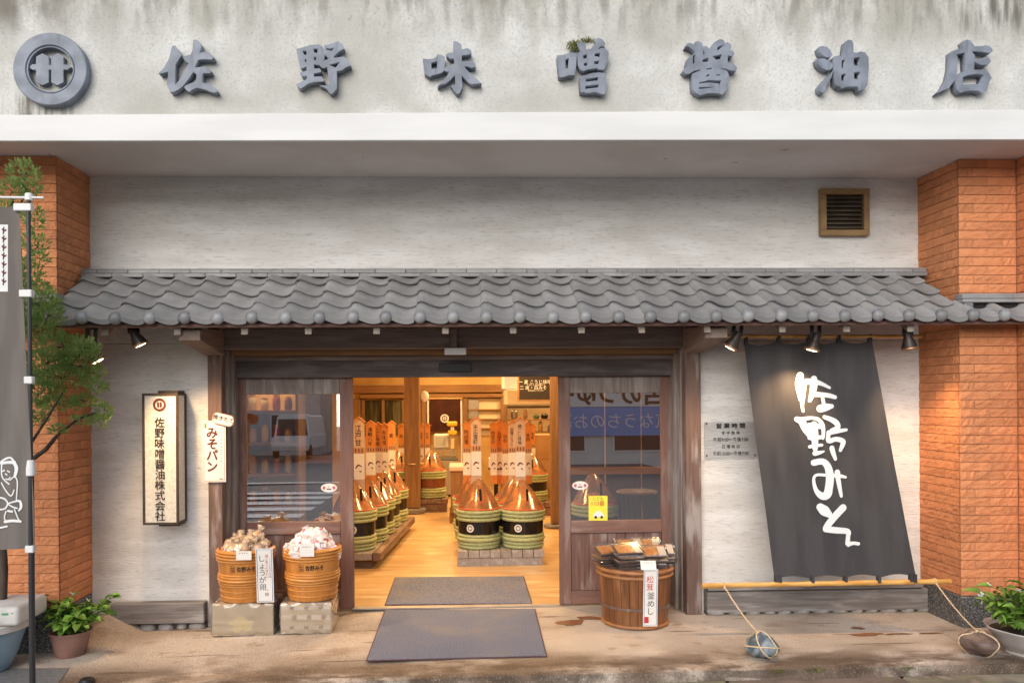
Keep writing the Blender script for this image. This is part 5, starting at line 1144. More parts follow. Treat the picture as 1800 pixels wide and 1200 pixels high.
def strip(u0, u1, v0, v1, y, lab, lean):
    p0, p1 = at_y(u0, v1, y), at_y(u1, v0, y-lean)
    t = thing('label_strip', lab, 'label', tuple(p0)); f = lambda s, q, o=0: Vector((p0.x+(p1.x-p0.x)*s, y-lean*q-.004-o+.006*math.sin(q*3), p0.z+(p1.z-p0.z)*q))
    m = MB().grid(lambda s, q: f(s, q), 2, 12); k = len(m.v); m.grid(lambda s, q: f(s, q, -.0015), 2, 12); m.f = m.f[:24]+[g[::-1] for g in m.f[24:]]
    part('sheet', m, M['paper'], t)
    m = MB()
    for a, b, c_, d in ((.06,.94,.02,.026),(.06,.94,.974,.98),(.06,.09,.026,.974),(.91,.94,.026,.974)):
        n = 12
        for i in range(n): m.add([f(a,c_+(d-c_)*i/n,.001),f(b,c_+(d-c_)*i/n,.001),f(b,c_+(d-c_)*(i+1)/n,.001),f(a,c_+(d-c_)*(i+1)/n,.001)], [(0,1,2,3)])
    part('border', m, M['blue'] if lean > .03 else M['vent'], t)
    W_, H_ = p1.x-p0.x, p1.z-p0.z
    return t, (lambda a, b: f(.5+a/W_, .5+b/H_, .0015)), W_, H_
t, f, W_, H_ = strip(452, 479, 963, 1058, tA[1]-.212, 'long white label with brush writing hanging on the egg tub', .045)
part('lettering', text_on(MB(), 'しょうが卵', .058, f, -.018, .02, vertical=True, step=.98), M['ink'], t)
part('side_print', text_on(MB(), '煙と香りの味わい', .024, f, .018, .07, vertical=True, step=1.0), M['red'], t); part('edge_print', text_on(MB(), 'じっくり仕込んだ味', .018, f, .042, .06, vertical=True), M['blue'], t)
part('low_print', text_on(MB(), '一袋', .034, f, .012, -.135, vertical=True), M['inkred'], t)
# smoked eggs in twisted film
M['egg'] = nmat('smoked_egg', (.80,.50,.26), (.86,.62,.38), scale=18, rough=.3, orand=.16, bump=.3, bscale=40); M['eggfilm'] = clear_film('egg_film', (.99,.96,.90), 1.0, 1.45, .3, .36, (.93,.74,.54))
pe = thing('smoked_egg_pack', 'brown smoked eggs twisted in clear film, heaped in the left tub', 'snack pack', (0,0,0), 'smoked egg packs in the left tub', local=True)
rr = random.Random(9)
m = MB().ball((-.012,0,.026), (.026,.024,.031), 12, 8).ball((.022,.006,.03), (.024,.023,.028), 12, 8); part('eggs', m, M['egg'], pe, smooth='all')
part('film', MB().lathe([(.006,.0),(.040,.004),(.047,.022),(.044,.045),(.026,.062),(.009,.072),(.014,.084),(.026,.102)], 18, fn=lambda a, z: 1+.12*math.sin(5*a+z*60)), M['eggfilm'], pe, smooth='all')
part('label', MB().add([(-.022,-.047,.004),(.02,-.047,.004),(.02,-.043,.042),(-.022,-.043,.042)], [(0,1,2,3)]), M['paper'], pe)
first = True
for ring, n, z in ((.155,11,.345),(.15,9,.395),(.085,7,.40),(.07,4,.445),(.0,1,.40)):
    for k in range(n):
        a = 2*math.pi*k/n+rr.uniform(-.2,.2)+ring*9; x, y_ = tA[0]+ring*math.cos(a), tA[1]+ring*math.sin(a)
        zz = tA[2]+z+rr.uniform(-.012,.012)
        o = pe if first else dup(pe); first = False
        o.location = (x, y_, zz-.01); fr_ = math.sin(a) < .1; o.rotation_euler = (rr.uniform(-.5,.5), rr.uniform(-.5,.5), rr.uniform(-.6,.6) if fr_ else rr.uniform(0,6.28)); s = rr.uniform(1.0,1.35); o.scale = (s,s,s)
# sweets wrapped in white paper with red print
M['sweet'] = nmat('white_red_wrapper', (.84,.73,.71), (.78,.64,.62), scale=8, rough=.35, bump=.5, bscale=30, orand=.08, extras=[((.62,.05,.07), (1,1,1), 24, .57, .61, .85)])
pw = thing('wrapped_sweet', 'white wrapped sweet with red print, heaped in the right tub', 'sweet', (0,0,0), 'wrapped sweets in the right tub', local=True)
part('wrapper', MB().ball((0,0,.03), (.052,.044,.036), 20, 12, lambda d: 1+.07*math.sin(7*d.x+3*d.y)+.07*math.sin(9*d.y-4*d.z)+.05*math.sin(15*d.z+8*d.x)), M['sweet'], pw, smooth=True)
part('twist', MB().lathe([(.02,.0),(.012,.006),(.016,.012),(.020,.016)], 12, .0, .0, .06, cap=False, fn=lambda a, z: 1+.25*math.sin(4*a)), M['sweet'], pw, smooth='all')
first = True
for ring, n, z in ((.15,11,.36),(.155,10,.40),(.10,8,.425),(.085,6,.465),(.03,3,.495)):
    for k in range(n):
        a = 2*math.pi*k/n+rr.uniform(-.25,.25)+ring*7
        o = pw if first else dup(pw); first = False
        o.location = (tB[0]+ring*math.cos(a), tB[1]+ring*math.sin(a), tB[2]+z-.03+rr.uniform(-.012,.012)); o.rotation_euler = (rr.uniform(-.9,.9), rr.uniform(-.9,.9), rr.uniform(0,6.28)); s = rr.uniform(1.2,1.5); o.scale = (s,s,s)
# ------------------------------------------------------------------ brown basket of rice kits
xb, yb2 = ground(1116,1092).x, ground(1116,1092).y; zb2 = 0
M['stave'] = wood('basket_stave', (.235,.095,.035), (.155,.058,.022), 'z', scale=2.5, rough=.45, bump=.25, worn=(.31,.14,.055), orand=.22); M['cane'] = nmat('cane_hoop', (.36,.16,.06), (.28,.115,.04), scale=12, sc=(1,1,3), rough=.45)
bs = thing('stave_tub', 'dark brown staved wooden tub stacked with rice kit packets by the right door', 'tub', (xb, yb2, 0))
N = 26
RB, RT_, HB = .258, .300, .475
for k in range(N):
    a0, a1 = 2*math.pi*k/N+.006, 2*math.pi*(k+1)/N-.006; P = []
    for r_, z in ((RB,.01),(RT_,HB)):
        for a in (a0, (a0+a1)/2, a1): P.append((xb+r_*math.cos(a), yb2+r_*math.sin(a), z))
        for a in (a1, a0): P.append((xb+(r_-.018)*math.cos(a), yb2+(r_-.018)*math.sin(a), z))
    part('stave', MB().add(P, [(0,1,6,5),(1,2,7,6),(2,3,8,7),(3,4,9,8),(4,0,5,9),(5,6,7,8,9),(4,3,2,1,0)]), M['stave'], bs)
def ring(z, r, h): return MB().lathe([(r-.012,z-h/2),(r+.006,z-h*.35),(r+.012,z),(r+.006,z+h*.35),(r-.012,z+h/2)], 48, xb, yb2, 0, cap=False, fn=lambda a, zz: 1+.006*math.sin(9*a))
part('hoop', ring(.455,.301,.034), M['cane'], bs, smooth=True); part('hoop', ring(.412,.299,.030), M['cane'], bs, smooth=True); part('hoop', ring(.020,.262,.032), M['cane'], bs, smooth=True)
part('metal_band', MB().lathe([(.2735,.150),(.2765,.151),(.2785,.172),(.2755,.173)], 48, xb, yb2, 0, cap=False), M['post'], bs, smooth=True)
part('cover_board', MB().lathe([(.275,.45),(.275,.465)], 36, xb, yb2, 0), M['post'], bs)
M['rice'] = nmat('mushroom_rice', (.70,.27,.05), (.78,.45,.14), scale=26, rough=.35, extras=[((.75,.55,.30), (1,1,1), 14, .58, .66, .8), ((.25,.08,.02), (1,1,1), 22, .62, .7, .7)]); M['tray'] = nmat('dark_tray', (.10,.055,.045), rough=.3)
M['bagfilm'] = clear_film('bag_film', (.97,.96,.95), 1.3, 1.5, .08, .03, (.9,.9,.9))
pk = thing('rice_kit_packet', 'flat clear packet of mushroom rice topping with white label', 'food packet', (0,0,0), 'rice kit packets stacked on the brown tub', local=True)
part('tray', MB().box(-.105,.105,-.075,.075,0,.014), M['tray'], pk, bevel=.004)
part('contents', MB().grid(lambda s, q: Vector((-.098+.135*s, -.066+.132*q, .0145+.010*math.sin(math.pi*s)*math.sin(math.pi*q)+.003*math.sin(s*19)*math.sin(q*17))), 12, 12), M['rice'], pk, smooth='all')
part('label', MB().box(.042,.100,-.070,.070,.0145,.019), M['paper'], pk)
part('bag', MB().box(-.118,.118,-.088,.088,.0,.027), M['bagfilm'], pk, bevel=.006)
first = True
stk = [(-.20,.02,4,.25),(-.075,-.12,5,.12),(-.02,.10,5,-.05),(.12,-.10,4,-.08),(.135,.10,5,-.2),(.215,-.0,4,-.15)]
for i, (dx, dy_, n, rz_) in enumerate(stk):
    for k in range(n):
        o = pk if first else dup(pk); first = False
        tp = k == n-1
        o.location = (xb+dx+rr.uniform(-.012,.012), yb2+dy_+rr.uniform(-.012,.012), .467+k*.0275); o.rotation_euler = (R(19) if tp else R(3), rr.uniform(-.03,.03), rz_+rr.uniform(-.08,.08))
        if tp: o.location.z += .030
        sn = ('leftmost','front left','rear middle','front middle','rear right','rightmost')[i]
        o['label'] = f'rice topping packet lying on top of the {sn} stack on the brown tub' if tp else f'rice topping packet lower down in the {sn} stack on the brown tub'
t, f, W_, H_ = strip(1130, 1157, 1000, 1100, yb2-.282, 'long white label with red and black brush writing on the brown tub', .045)
part('lettering', text_on(MB(), '松茸', .062, f, -.006, .115, bold=.0, vertical=True), M['red'], t); part('lettering', text_on(MB(), '釜めし', .062, f, .004, -.045, bold=.0, vertical=True), M['ink'], t)
m = MB().add([f(-.045,-.20), f(-.012,-.20), f(-.012,-.15), f(-.045,-.15)], [(0,1,2,3)]); part('seal', m, M['red'], t)
price_card(1127,1154,986,1001,yb2-.335,'small white price card above the rice kit label',.03)
# ------------------------------------------------------------------ street banner flag on a pole
YFL = 4.9
M['flag'] = nmat('grey_flag_cloth', rgb('#77706a'), rgb('#69625d'), scale=3, sc=(3,1,.5), rough=.95, bump=.1, bscale=200, spec=.1)
px_, zt0 = at_y(51,345,YFL).x, at_y(51,345,YFL).z
fl = thing('street_flag', 'grey street flag with white line drawing on a dark pole at the left edge', 'flag', (px_, YFL, gz(px_)))
part('pole', MB().tube([(px_,YFL,-.15),(px_,YFL,at_y(51,825,YFL).z)], .0175, 14).tube([(px_+.0005,YFL,at_y(51,815,YFL).z),(px_-.004,YFL,zt0)], .0125, 14), nmat('charcoal_pole', (.035,.033,.034), rough=.35), fl, smooth=True)
M['clip'] = nmat('white_clip', (.72,.70,.68), rough=.5)
z_ = at_y(51,822,YFL).z; part('pole_joint', MB().lathe([(.019,-.05),(.027,-.045),(.027,.0),(.021,.045),(.016,.048)], 16, px_, YFL, z_), M['clip'], fl, smooth=True)
z_ = at_y(51,347,YFL).z; part('pole_cap', MB().lathe([(.016,-.02),(.023,-.018),(.023,.018),(.018,.024)], 16, px_, YFL, z_), M['clip'], fl, smooth=True)
part('cross_arm', MB().tube([(px_-.62,YFL-.005,z_+.002),(px_+.09,YFL-.005,z_-.003)], .007, 10), M['clip'], fl)
ze0, ze1 = at_y(51,362,YFL).z, at_y(51,962,YFL).z
def flg(s, t, o=0):     # s across from the free edge to the pole side, t downwards
    xr_ = at_y(35+24*min(1,t*1.15), 600, YFL).x; x = xr_-.60*(1-s)
    return Vector((x, YFL+.012*math.sin(9*s+3*t)+.02*math.sin(4*t+s*2)*(1-s)-o, ze0+(ze1-ze0)*t-.03*(1-s)))
m = MB().grid(lambda s, t: flg(s, t, .001), 20, 40); m.grid(lambda s, t: flg(s, t, -.001), 20, 40); m.f = m.f[:800]+[f[::-1] for f in m.f[800:]]
part('cloth', m, M['flag'], fl, smooth='all')
for v, w_ in ((365,.085),(516,.055),(668,.03),(964,.03)):
    z_ = at_y(51,v,YFL).z; part('loop', MB().box(px_-w_, px_+.02, YFL-.02, YFL+.02, z_-.022, z_+.022), M['clip'], fl, bevel=.004)
def flpx(u, v, o=0):
    t = (v-362)/600; p = at_y(u, v, YFL); xr_ = at_y(35+24*min(1,t*1.15), 600, YFL).x; s = 1-(xr_-p.x)/.60; q = flg(s, t, .0025+o); q.z = p.z; return q
m = MB().grid(lambda s, t: flpx(-60+72*s, 394+118*t), 6, 8); part('text_panel', m, M['clothwhite'], fl)
m = MB(); rr = random.Random(2)
for k in range(7):
    v = 402+k*15; brush(m, [[(2,v,1.2),(6,v+3,1.8),(9,v+1,1.0)],[(5,v-3,1.2),(4,v+8,1.2)]], lambda x, y, o: flpx(x, y, .001+o), sub=2)
part('panel_print', m, M['inkred'], fl)
# white line drawing of a kneeling cook, as the photograph shows it
L_ = [[(1,812,1.6),(10,806,1.8),(20,804,1.6),(27,812,2)],[(2,814,2.2),(14,812,2.6),(27,812,3)],[(26,812,3),(31,822,3.5),(28,836,2.5)],[(3,816,1.4),(3,834,1.2),(8,843,1.2),(17,850,1.3)],[(5,828,1.1),(8,826,1.4)],[(14,827,1.2),(18,829,1.2)],[(10,832,1),(13,834,1.2)],[(11,841,1),(16,842,1.2),(19,838,1)],
      [(19,843,1.1),(28,837,1.2),(33,846,1.2),(32,866,1.1),(31,880,1.1)],[(3,848,1.1),(10,860,1.2),(21,871,1.3),(27,860,1)],[(0,874,1.3),(9,876,1.6),(15,884,1.4),(10,893,1.4),(0,895,1.3)],[(16,884,1.2),(30,880,1.5),(38,880,2.2),(40,890,2.4),(36,896,1.5)],[(17,886,1.1),(25,890,1.2),(33,892,1.2)],[(10,916,2.4),(25,914,2.4),(39,915,2.2)],[(12,898,1.2),(9,908,1.1),(11,914,1.1)],[(28,894,1.1),(33,906,1.1),(36,912,1.2)],[(0,927,1.5),(14,924,1.6)],[(16,897,1.8),(24,898,1.8)]]
part('line_drawing', brush(MB(), L_, lambda x, y, o: flpx(x, y, .001+o), lift=.0002, sub=3), M['clothwhite'], fl)
# ------------------------------------------------------------------ conifer behind the flag
rr = random.Random(31)
yT = 5.8; tx = at_y(6, 900, yT).x
tree = thing('conifer', 'feathery green conifer with cloud shaped branches behind the grey flag', 'tree', (tx, yT, gz(tx)))
M['bark'] = nmat('dark_bark', (.045,.032,.025), (.09,.065,.05), scale=14, sc=(1,1,.3), rough=.9, bump=.6, bscale=30)
def T(u, v, y): return at_y(u, v, y)
limbs = [([(0,1150,yT+.02),(6,1000,yT),(-4,820,yT),(10,640,yT+.02),(14,480,yT),(22,350,yT)], .036, .012),
         ([(0,815,yT),(45,815,yT-.05),(80,790,yT-.1),(105,760,yT-.12),(140,735,yT-.14),(168,725,yT-.15)], .022, .006),
         ([(40,800,yT),(70,755,yT-.1),(95,715,yT-.15),(110,690,yT-.2)], .013, .005),
         ([(8,700,yT),(60,660,yT-.05),(105,640,yT-.1),(150,645,yT-.12)], .018, .005),
         ([(12,560,yT),(50,545,yT),(88,530,yT-.02)], .014, .004),
         ([(14,470,yT),(50,450,yT),(70,430,yT)], .010, .003), ([(16,400,yT),(45,340,yT),(42,300,yT)], .008, .003)]
for pts, r0, r1 in limbs:
    P3 = [T(*p) for p in pts]; n = len(P3); part('trunk' if r0 > .03 else 'limb', MB().tube(P3, [r0+(r1-r0)*i/(n-1) for i in range(n)], 8), M['bark'], tree, smooth='all')
M['needle'] = nmat('conifer_spray', (.24,.37,.11), (.40,.50,.18), scale=9, rough=.6, spec=.25, extras=[((.20,.17,.06), (1,1,1), 13, .66, .78, .5)])
clumps = [(42,305,26,24,.12),(22,338,28,20,.12),(8,372,24,18,.1),(52,335,18,22,.1),(60,385,16,22,.1),(62,430,20,20,.12),(70,455,14,12,.08),(52,480,20,24,.12),(70,505,16,12,.1),(72,530,32,24,.15),(60,575,32,22,.16),(85,555,24,22,.14),
          (110,610,42,26,.20),(80,640,40,26,.2),(140,632,34,24,.18),(150,612,22,16,.14),(110,665,52,22,.2),(70,690,34,24,.18),(160,655,22,14,.12),(100,710,40,14,.14),(172,680,16,12,.1),(150,705,22,12,.12),(183,722,10,16,.08),(172,740,16,12,.1),(140,738,14,8,.08),(60,735,20,14,.12),(20,480,24,40,.15),(15,560,28,40,.18),(20,650,34,40,.2),(30,760,14,10,.1),(100,755,14,7,.07)]
nt = M['needle'].node_tree; nb = nt.nodes['Principled BSDF']; ntr = nt.nodes.new('ShaderNodeBsdfTranslucent'); nmx = nt.nodes.new('ShaderNodeMixShader'); nmx.inputs[0].default_value = .5
nt.links.new(nb.inputs['Base Color'].links[0].from_socket, ntr.inputs[0]); nt.links.new(nb.outputs[0], nmx.inputs[1]); nt.links.new(ntr.outputs[0], nmx.inputs[2]); nt.links.new(nmx.outputs[0], nt.nodes['Material Output'].inputs[0])
crown = MB(); twig = MB()
def spray(p, d, L):
    """flat scale-leaf spray: a stem with short alternating leaflets"""
    d = d.normalized(); sd = d.cross(Vector((rr.uniform(-1,1), rr.uniform(-1,1), rr.uniform(-1,1)))).normalized(); n = 5
    for k in range(n):
        b = p+d*(L*k/n)
        for s in (-1, 1):
            e = b+(d*.75+sd*s*.8)*(L*.42*(1-.5*k/n)); w = (d*.5-sd*s*.5)*(L*.24)
            crown.add([b-w*.6, e, b+w], [(0,1,2)])
    crown.add([p+d*L*.7-sd*L*.06, p+d*L*1.15, p+d*L*.7+sd*L*.06], [(0,1,2)])
for u, v, ru, rv, rd in clumps:
    c = T(u, v, yT-.10+rr.uniform(-.08,.08)); k = yT/FPX; n = int(ru*rv*(.34 if v < 500 else .48))+14
    for i in range(n):
        a = Vector((rr.gauss(0,1), rr.gauss(0,1), rr.gauss(0,1))).normalized()*rr.uniform(.45,1.0)**.7
        p = c+Vector((a.x*ru*k, a.y*rd, a.z*rv*k)); d = Vector((a.x, a.y*.7-.25, a.z*.8+.55+rr.uniform(-.3,.3)))
        spray(p, d+Vector((rr.uniform(-.4,.4), rr.uniform(-.4,.4), 0)), rr.uniform(.020,.034))
        if i % 60 == 0: twig.tube([c, c.lerp(p, .55)+Vector((0,0,.01)), p], [.0035,.002,.001], 4)
o = part('crown', crown, M['needle'], tree); o['kind'] = 'stuff'
o = part('twigs', twig, M['bark'], tree); o['kind'] = 'stuff'
# ------------------------------------------------------------------ potted plants
def leafmesh(L, W, cup):
    m = MB(); P = []
    for i, (t, w) in enumerate(((0,.05),(.25,.75),(.5,1),(.75,.8),(1,.06))):
        zz = cup*math.sin(t*math.pi)*L-.25*L*t*t
        P += [(-w*W/2, t*L, zz+.16*W*w), (0, t*L, zz), (w*W/2, t*L, zz+.16*W*w)]
    return m.add(P, [(i*3+j, i*3+j+1, i*3+j+4, i*3+j+3) for i in range(4) for j in range(2)]).mesh('leaf', smooth='all')
M['leaf'] = nmat('fresh_green_leaf', (.11,.24,.028), (.19,.33,.055), scale=14, rough=.5, spec=.3, orand=.35, extras=[((.30,.30,.06), (1,1,1), 30, .6, .72, .5)]); M['petal_w'] = nmat('white_petal', (.78,.76,.74), rough=.6); M['petal_p'] = nmat('lilac_petal', (.62,.46,.64), rough=.6); M['stem'] = nmat('green_stem', (.13,.19,.05), rough=.6)
lv = [leafmesh(.088,.064,.12), leafmesh(.095,.056,.18), leafmesh(.074,.056,.08)]; lv2 = [leafmesh(.125,.052,.12), leafmesh(.14,.054,.18), leafmesh(.105,.05,.08)]
pt_ = MB()
for k in range(5):
    a = 2*math.pi*k/5; P = []
    for t, w in ((.1,.15),(.55,.75),(1,.55)):
        for s in (-1, 1): P.append((math.cos(a)*t*.021-math.sin(a)*s*w*.011, math.sin(a)*t*.021+math.cos(a)*s*w*.011, .004*t))
    pt_.add(P, [(0,1,3,2),(2,3,5,4)])
petal = pt_.mesh('flower')
def plant(label, base, arms, leaves, nleaf, petalm, fl_n, seed, potfn):
    rr = random.Random(seed); t = thing('potted_plant', label, 'potted plant', tuple(base)); potfn(t)
    cnt = 0; per = max(3, nleaf//len(arms))
    for ai, (tip, sag) in enumerate(arms):
        root = Vector((base.x+rr.uniform(-.06,.06), base.y+rr.uniform(-.06,.06), potfn.z)); tip = Vector(tip); n = 8
        pts = [root.lerp(tip, k/n)+Vector((0,0,sag*math.sin(math.pi*k/n))) for k in range(n+1)]
        part('stem', MB().tube(pts, [.005*(1-.6*k/n) for k in range(n+1)], 5), M['stem'], t, smooth='all')
        for k in range(per):
            f = .18+.82*(k+rr.random()*.6)/per; f = min(f, 1); i = min(int(f*n), n-1); p = pts[i].lerp(pts[i+1], f*n-i)
            o = link('leaf', rr.choice(leaves), M['leaf'], t); o.matrix_parent_inverse = Matrix.Translation(-ROOT[t.name]); o.location = p
            o.rotation_euler = (rr.uniform(-.25,.75), rr.uniform(-.5,.5), rr.uniform(0, 6.28)); s = rr.uniform(.7,1.15)*(1 if f < .92 else .75); o.scale = (s,s,s)
        if ai < fl_n:
            o = link('flower', petal, petalm, t); o.matrix_parent_inverse = Matrix.Translation(-ROOT[t.name]); o.location = tip+Vector((0,-.01,.018)); o.rotation_euler = (R(rr.uniform(30,75)), rr.uniform(-.5,.5), rr.uniform(0,6)); s = rr.uniform(.85,1.1); o.scale = (s,s,s)
M['pot'] = nmat('mauve_brown_plastic', rgb('#8f6c61'), rgb('#7d5d54'), scale=6, rough=.55); M['soil'] = nmat('soil', (.03,.022,.016), (.06,.045,.03), scale=40, rough=.95)
gp = ground(124,1150); zP = gp.z
def pot1(t):
    fl_ = lambda a, z: 1+(.012*math.cos(a*36) if z < .165 else 0)
    part('pot', MB().lathe([(.098,.0),(.105,.008),(.138,.165),(.150,.170),(.153,.182),(.146,.186),(.134,.176),(.128,.14)], 72, gp.x, gp.y, zP, fn=fl_), M['pot'], t, smooth=True)
    part('soil', MB().lathe([(.130,.145),(.002,.155)], 24, gp.x, gp.y, zP, cap=False), M['soil'], t)
pot1.z = zP+.15
yy = gp.y
rr = random.Random(12)
tips = [(62,1052,.05),(128,1047,-.02),(155,1058,.02),(165,1075,.0),(208,1048,.05),(198,1080,.02),(118,1068,-.1),(95,1062,0),(75,1075,-.1),(70,1092,-.12),(90,1100,-.18),(110,1095,-.2),(135,1085,-.15),(150,1100,-.2),(175,1092,-.08),(185,1062,.03),(104,1080,-.12),(145,1072,.05),(128,1098,-.2),(82,1085,.05),(160,1090,-.15),(120,1060,.08),(190,1072,-.03),(100,1104,-.2)]
plant('white flowering plant in a mauve brown pot at the left pier', gp, [(at_y(u,v,yy+d), .03+rr.uniform(0,.04)) for u, v, d in [tips[0],tips[6],tips[17],tips[3],tips[12]]+tips[1:3]+tips[4:6]+tips[7:12]+tips[13:17]+tips[18:]], lv, 288, M['petal_w'], 7, 5, pot1)
gb = ground(1816,1147); zB2 = gb.z
M['bowl'] = nmat('white_ceramic', rgb('#cfc7c2'), rgb('#b9b0ab'), scale=3, rough=.4, extras=[(rgb('#8d837c'), (1,1,3), 6, .55, .75, .5)])
def pot2(t):
    sc = lambda a, z: 1+.018*math.cos(a*8)
    part('bowl', MB().lathe([(.18,.0),(.19,.012),(.175,.022),(.19,.035),(.255,.10),(.285,.165),(.30,.178),(.296,.186),(.272,.166),(.24,.10)], 64, gb.x, gb.y, zB2, fn=sc), M['bowl'], t, smooth=True)
    part('soil', MB().lathe([(.265,.150),(.002,.17)], 24, gb.x, gb.y, zB2, cap=False), M['soil'], t)
pot2.z = zB2+.155
yy = gb.y
tips2 = [(1736,1030),(1722,1048),(1725,1062),(1788,1042),(1805,1030),(1745,1040),(1760,1060),(1772,1082),(1790,1095),(1750,1075),(1735,1075),(1742,1090),(1780,1060),(1800,1075),(1812,1100),(1765,1100),(1775,1045),(1830,1050),(1840,1080),(1860,1060),(1796,1110),(1758,1086),(1785,1075),(1850,1100)]
plant('lilac flowering plant in a white bowl at the right edge', gb, [(at_y(u,v,yy+rr.uniform(-.18,.12)), .03+rr.uniform(0,.05)) for u, v in tips2], lv2, 288, M['petal_p'], 5, 6, pot2)
# ------------------------------------------------------------------ foam box on a pale blue tub at the left edge
gt = ground(-30,1178); xq, yq_, zq = gt.x, gt.y, gt.z; kq = yq_/FPX
M['tubblue'] = nmat('pale_blue_plastic', rgb('#8aa3b4'), rgb('#7690a3'), scale=2, rough=.4); M['foam'] = nmat('foam_white', rgb('#cfcbc5'), rgb('#bcb8b2'), scale=5, rough=.8)
tq = thing('plastic_tub', 'pale blue tapered plastic tub at the bottom left corner', 'tub', (xq, yq_, zq))
zr_ = at_y(20,1101,yq_).z-zq
part('body', MB().lathe([(.155,.0),(.175,.02),(.225,.13),(.262,zr_-.06),(.278,zr_-.002)], 40, xq, yq_, zq), M['tubblue'], tq, smooth=True)
part('rim', MB().lathe([(.27,zr_),(.315,zr_+.002),(.318,zr_+.045),(.308,zr_+.052),(.275,zr_+.052)], 40, xq, yq_, zq), M['foam'], tq, smooth=True)
fb_ = thing('foam_box', 'white foam box lid with small green print on the pale blue tub', 'box', (xq, yq_, zq+zr_+.06))
z0 = zq+zr_+.054
part('lid', MB().box(xq-.3, at_y(46,1080,yq_-.1).x, yq_-.2, yq_+.2, z0, z0+.135), M['foam'], fb_, bevel=.03, smooth=True, seg=3)
a_ = at_y(3,1080,yq_-.2); m = MB().add([(a_.x,yq_-.2015,a_.z-.004),(a_.x+.045,yq_-.2015,a_.z-.003),(a_.x+.045,yq_-.2015,a_.z+.012),(a_.x,yq_-.2015,a_.z+.011)], [(0,1,2,3)]); m.add([(a_.x+.062,yq_-.2015,a_.z+.006),(a_.x+.078,yq_-.2015,a_.z+.006),(a_.x+.078,yq_-.2015,a_.z+.012),(a_.x+.062,yq_-.2015,a_.z+.012)], [(0,1,2,3)])
part('print', m, nmat('green_print', (.08,.30,.14)), fb_)
gc_ = ground(153,1200); solo('pavement_cap', MB().lathe([(.05,.0),(.052,.012),(.04,.03),(.015,.036)], 20, gc_.x, gc_.y, gc_.z+.001), M['black'], 'small dark round cap lying at the bottom edge of the pavement', 'cap', smooth=True)
# moss tufts on the sign and along the kerb
M['moss'] = nmat('dry_moss', (.20,.19,.06), (.13,.14,.04), scale=30, rough=.95)
def tuft(c, r, n, h, label, seed, name='moss_tuft'):
    rr = random.Random(seed); m = MB()
    for k in range(n):
        a = Vector((rr.gauss(0,.5)*r[0], rr.uniform(-1,1)*r[1], rr.gauss(0,.4)*r[2])); p = c+a; d = Vector((rr.uniform(-1,1), rr.uniform(-1,.2), rr.uniform(.2,1.2))).normalized()*h*rr.uniform(.6,1.2); s = Vector((rr.uniform(-1,1),rr.uniform(-.4,.4),rr.uniform(-.3,.3))).normalized()*h*.14
        m.add([p-s, p+s, p+d], [(0,1,2)])
    return solo(name, m, M['moss'], label, 'moss')
tuft(at_y(1010,83,YL+.04), (.045,.03,.045), 260, .028, 'dry moss tuft growing on the top left of the fourth sign character', 1)
tuft(at_y(1032,73,YL+.06), (.06,.02,.02), 120, .025, 'thin dry moss patch along the top of the fourth sign character', 2)
for k, (u, v) in enumerate(((1430,1174),(1595,1172),(1365,1176))):
    c = at_z(u, v, -.015); tuft(Vector((c.x, ky(c.x)-.01, -.02)), (.06,.02,.01), 90, .022, ['pale weed tuft in the kerb joint right of the blue stone','pale weed tuft in the kerb joint near the brown stone','pale weed tuft in the kerb joint just below the blue stone'][k], 5+k, 'weed_tuft')
# ------------------------------------------------------------------ the street behind the camera, seen in the door glass
zc = thing('zebra_crossing', 'white zebra crossing stripes painted on the road behind the viewpoint', 'road marking', (-3.6, -3, -.166)); zc['kind'] = 'structure'
for k in range(9): part('stripe', MB().box(-5.6, -1.6, -6.2+k*1.15, -5.62+k*1.15, -.168, -.165), M['paint'], zc)
part('stop_line', MB().box(-9, -1.2, -9.4, -9.0, -.168, -.165), M['paint'], zc)
def facade(label, x0, x1, y, h, wall, cols, rows, sign=None):
    t = thing('street_building', label, 'building', ((x0+x1)/2, y, -.2)); part('wall', MB().box(x0, x1, y-6, y, -.3, h), wall, t)
    cw = (x1-x0)/cols
    for r in range(rows):
        for c in range(cols):
            a = x0+cw*(c+.2); z = .9+r*3.0+(.0 if r else -.5)
            w_ = part('window', MB().box(a-.06, a+cw*.6+.06, y+.001, y+.05, z-.06, z+1.56), M['white'], t); part('pane', MB().box(a, a+cw*.6, y+.051, y+.058, z, z+1.5), nmat('dark_pane', (.03,.04,.05), rough=.1) if 'dark_pane' not in bpy.data.materials else bpy.data.materials['dark_pane'], w_)
    return t
fa = nmat('grey_render', (.55,.55,.54), (.46,.46,.45), scale=1, rough=.85); fb2 = nmat('tan_render', (.55,.47,.37), (.48,.40,.31), scale=1, rough=.85); fc = nmat('pale_render', (.72,.71,.67), (.64,.63,.6), scale=1, rough=.85)
facade('grey two storey block across the street', -24, -7.5, -30, 8, fa, 5, 2); facade('pale two storey block across the street', 2.5, 14, -16, 6.2, fc, 4, 2); facade('tan narrow block across the street', -7.0, 2, -34, 9, fb2, 3, 2); facade('tan low block down the street', 15, 30, -17, 6, fb2, 5, 2)
sg = thing('shop_sign', 'white and blue shop sign on the pale block across the street', 'sign', (7, -15.9, 2)); YSG = -15.85
part('panel', MB().box(3, 13.5, -15.95, YSG, 2.05, 3.0), M['white'], sg); part('blue_panel', MB().box(3, 13.5, -15.94, YSG+.01, .95, 2.03), nmat('blue_awning', (.14,.32,.68), rough=.6), sg)
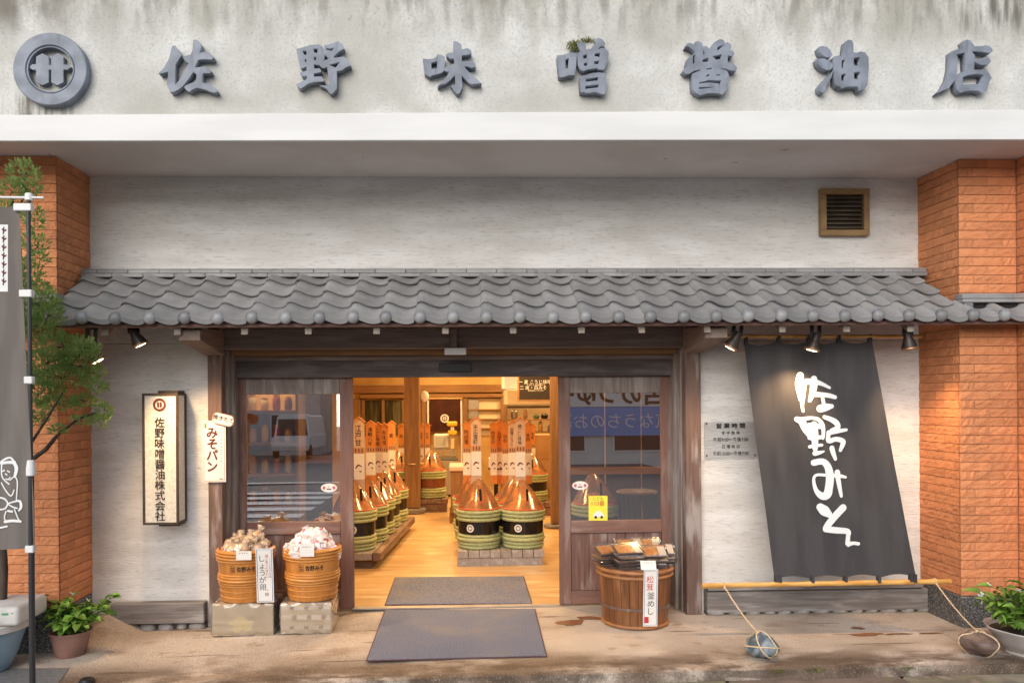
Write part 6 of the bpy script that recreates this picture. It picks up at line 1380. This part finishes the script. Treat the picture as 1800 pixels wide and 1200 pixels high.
m = text_on(MB(), '風呂のつゆー', .85, lambda x, z: Vector((6.2-x, YSG+.012, 2.5+z)), 0, 0, bold=.03); part('lettering', m, M['ink'], sg)
m = text_on(MB(), 'お元気なうちのお墓店', .62, lambda x, z: Vector((6.2-x, YSG+.022, 1.5+z)), 0, 0); part('lettering', m, M['white'], sg)
vn = thing('parked_van', 'white van parked across the street behind the crossing', 'van', (-7.8, -24, -.17)); z0 = -.17; vx, vy = -7.8, -24
pf_ = [(-.85,.45),(.85,.45),(.87,1.0),(.82,1.15),(.70,1.95),(.6,2.05),(-.6,2.05),(-.70,1.95),(-.82,1.15),(-.87,1.0)]
part('body', MB().add([(vx+a, vy, z0+b) for a, b in pf_]+[(vx+a*1.0, vy-4.4, z0+b) for a, b in pf_]+[(vx+a, vy+.55, z0+min(b,1.0)) for a, b in pf_[:4]+pf_[8:]], [tuple(range(10)), tuple(range(19,9,-1))]+[(i,i+10,(i+1)%10+10,(i+1)%10) for i in range(10)]+[(20,21,22,25)]), M['white'], vn)
part('bonnet', MB().box(vx-.84, vx+.84, vy+.001, vy+.5, z0+.4, z0+1.0), M['white'], vn, bevel=.08, seg=2)
part('windscreen', MB().add([(vx-.74,vy+.02,z0+1.06),(vx+.74,vy+.02,z0+1.06),(vx+.64,vy+.012,z0+1.85),(vx-.64,vy+.012,z0+1.85)], [(0,1,2,3)]), bpy.data.materials['dark_pane'], vn)
for s in (-1, 1):
    part('headlight', MB().box(vx+s*.62-.14, vx+s*.62+.14, vy+.5, vy+.51, z0+.68, z0+.86), M['steel'], vn); w_ = MB().lathe([(.3,-.1),(.32,-.08),(.32,.08),(.3,.1)], 20); w_.v = [(vx+s*.78+z, vy-.1+x, z0+.32+y) for x, y, z in w_.v]; part('wheel', w_, M['black'], vn)
part('grille', MB().box(vx-.45, vx+.45, vy+.5, vy+.512, z0+.66, z0+.84), M['black'], vn); part('bumper', MB().box(vx-.86, vx+.86, vy+.45, vy+.56, z0+.36, z0+.60), M['foam'], vn, bevel=.03)
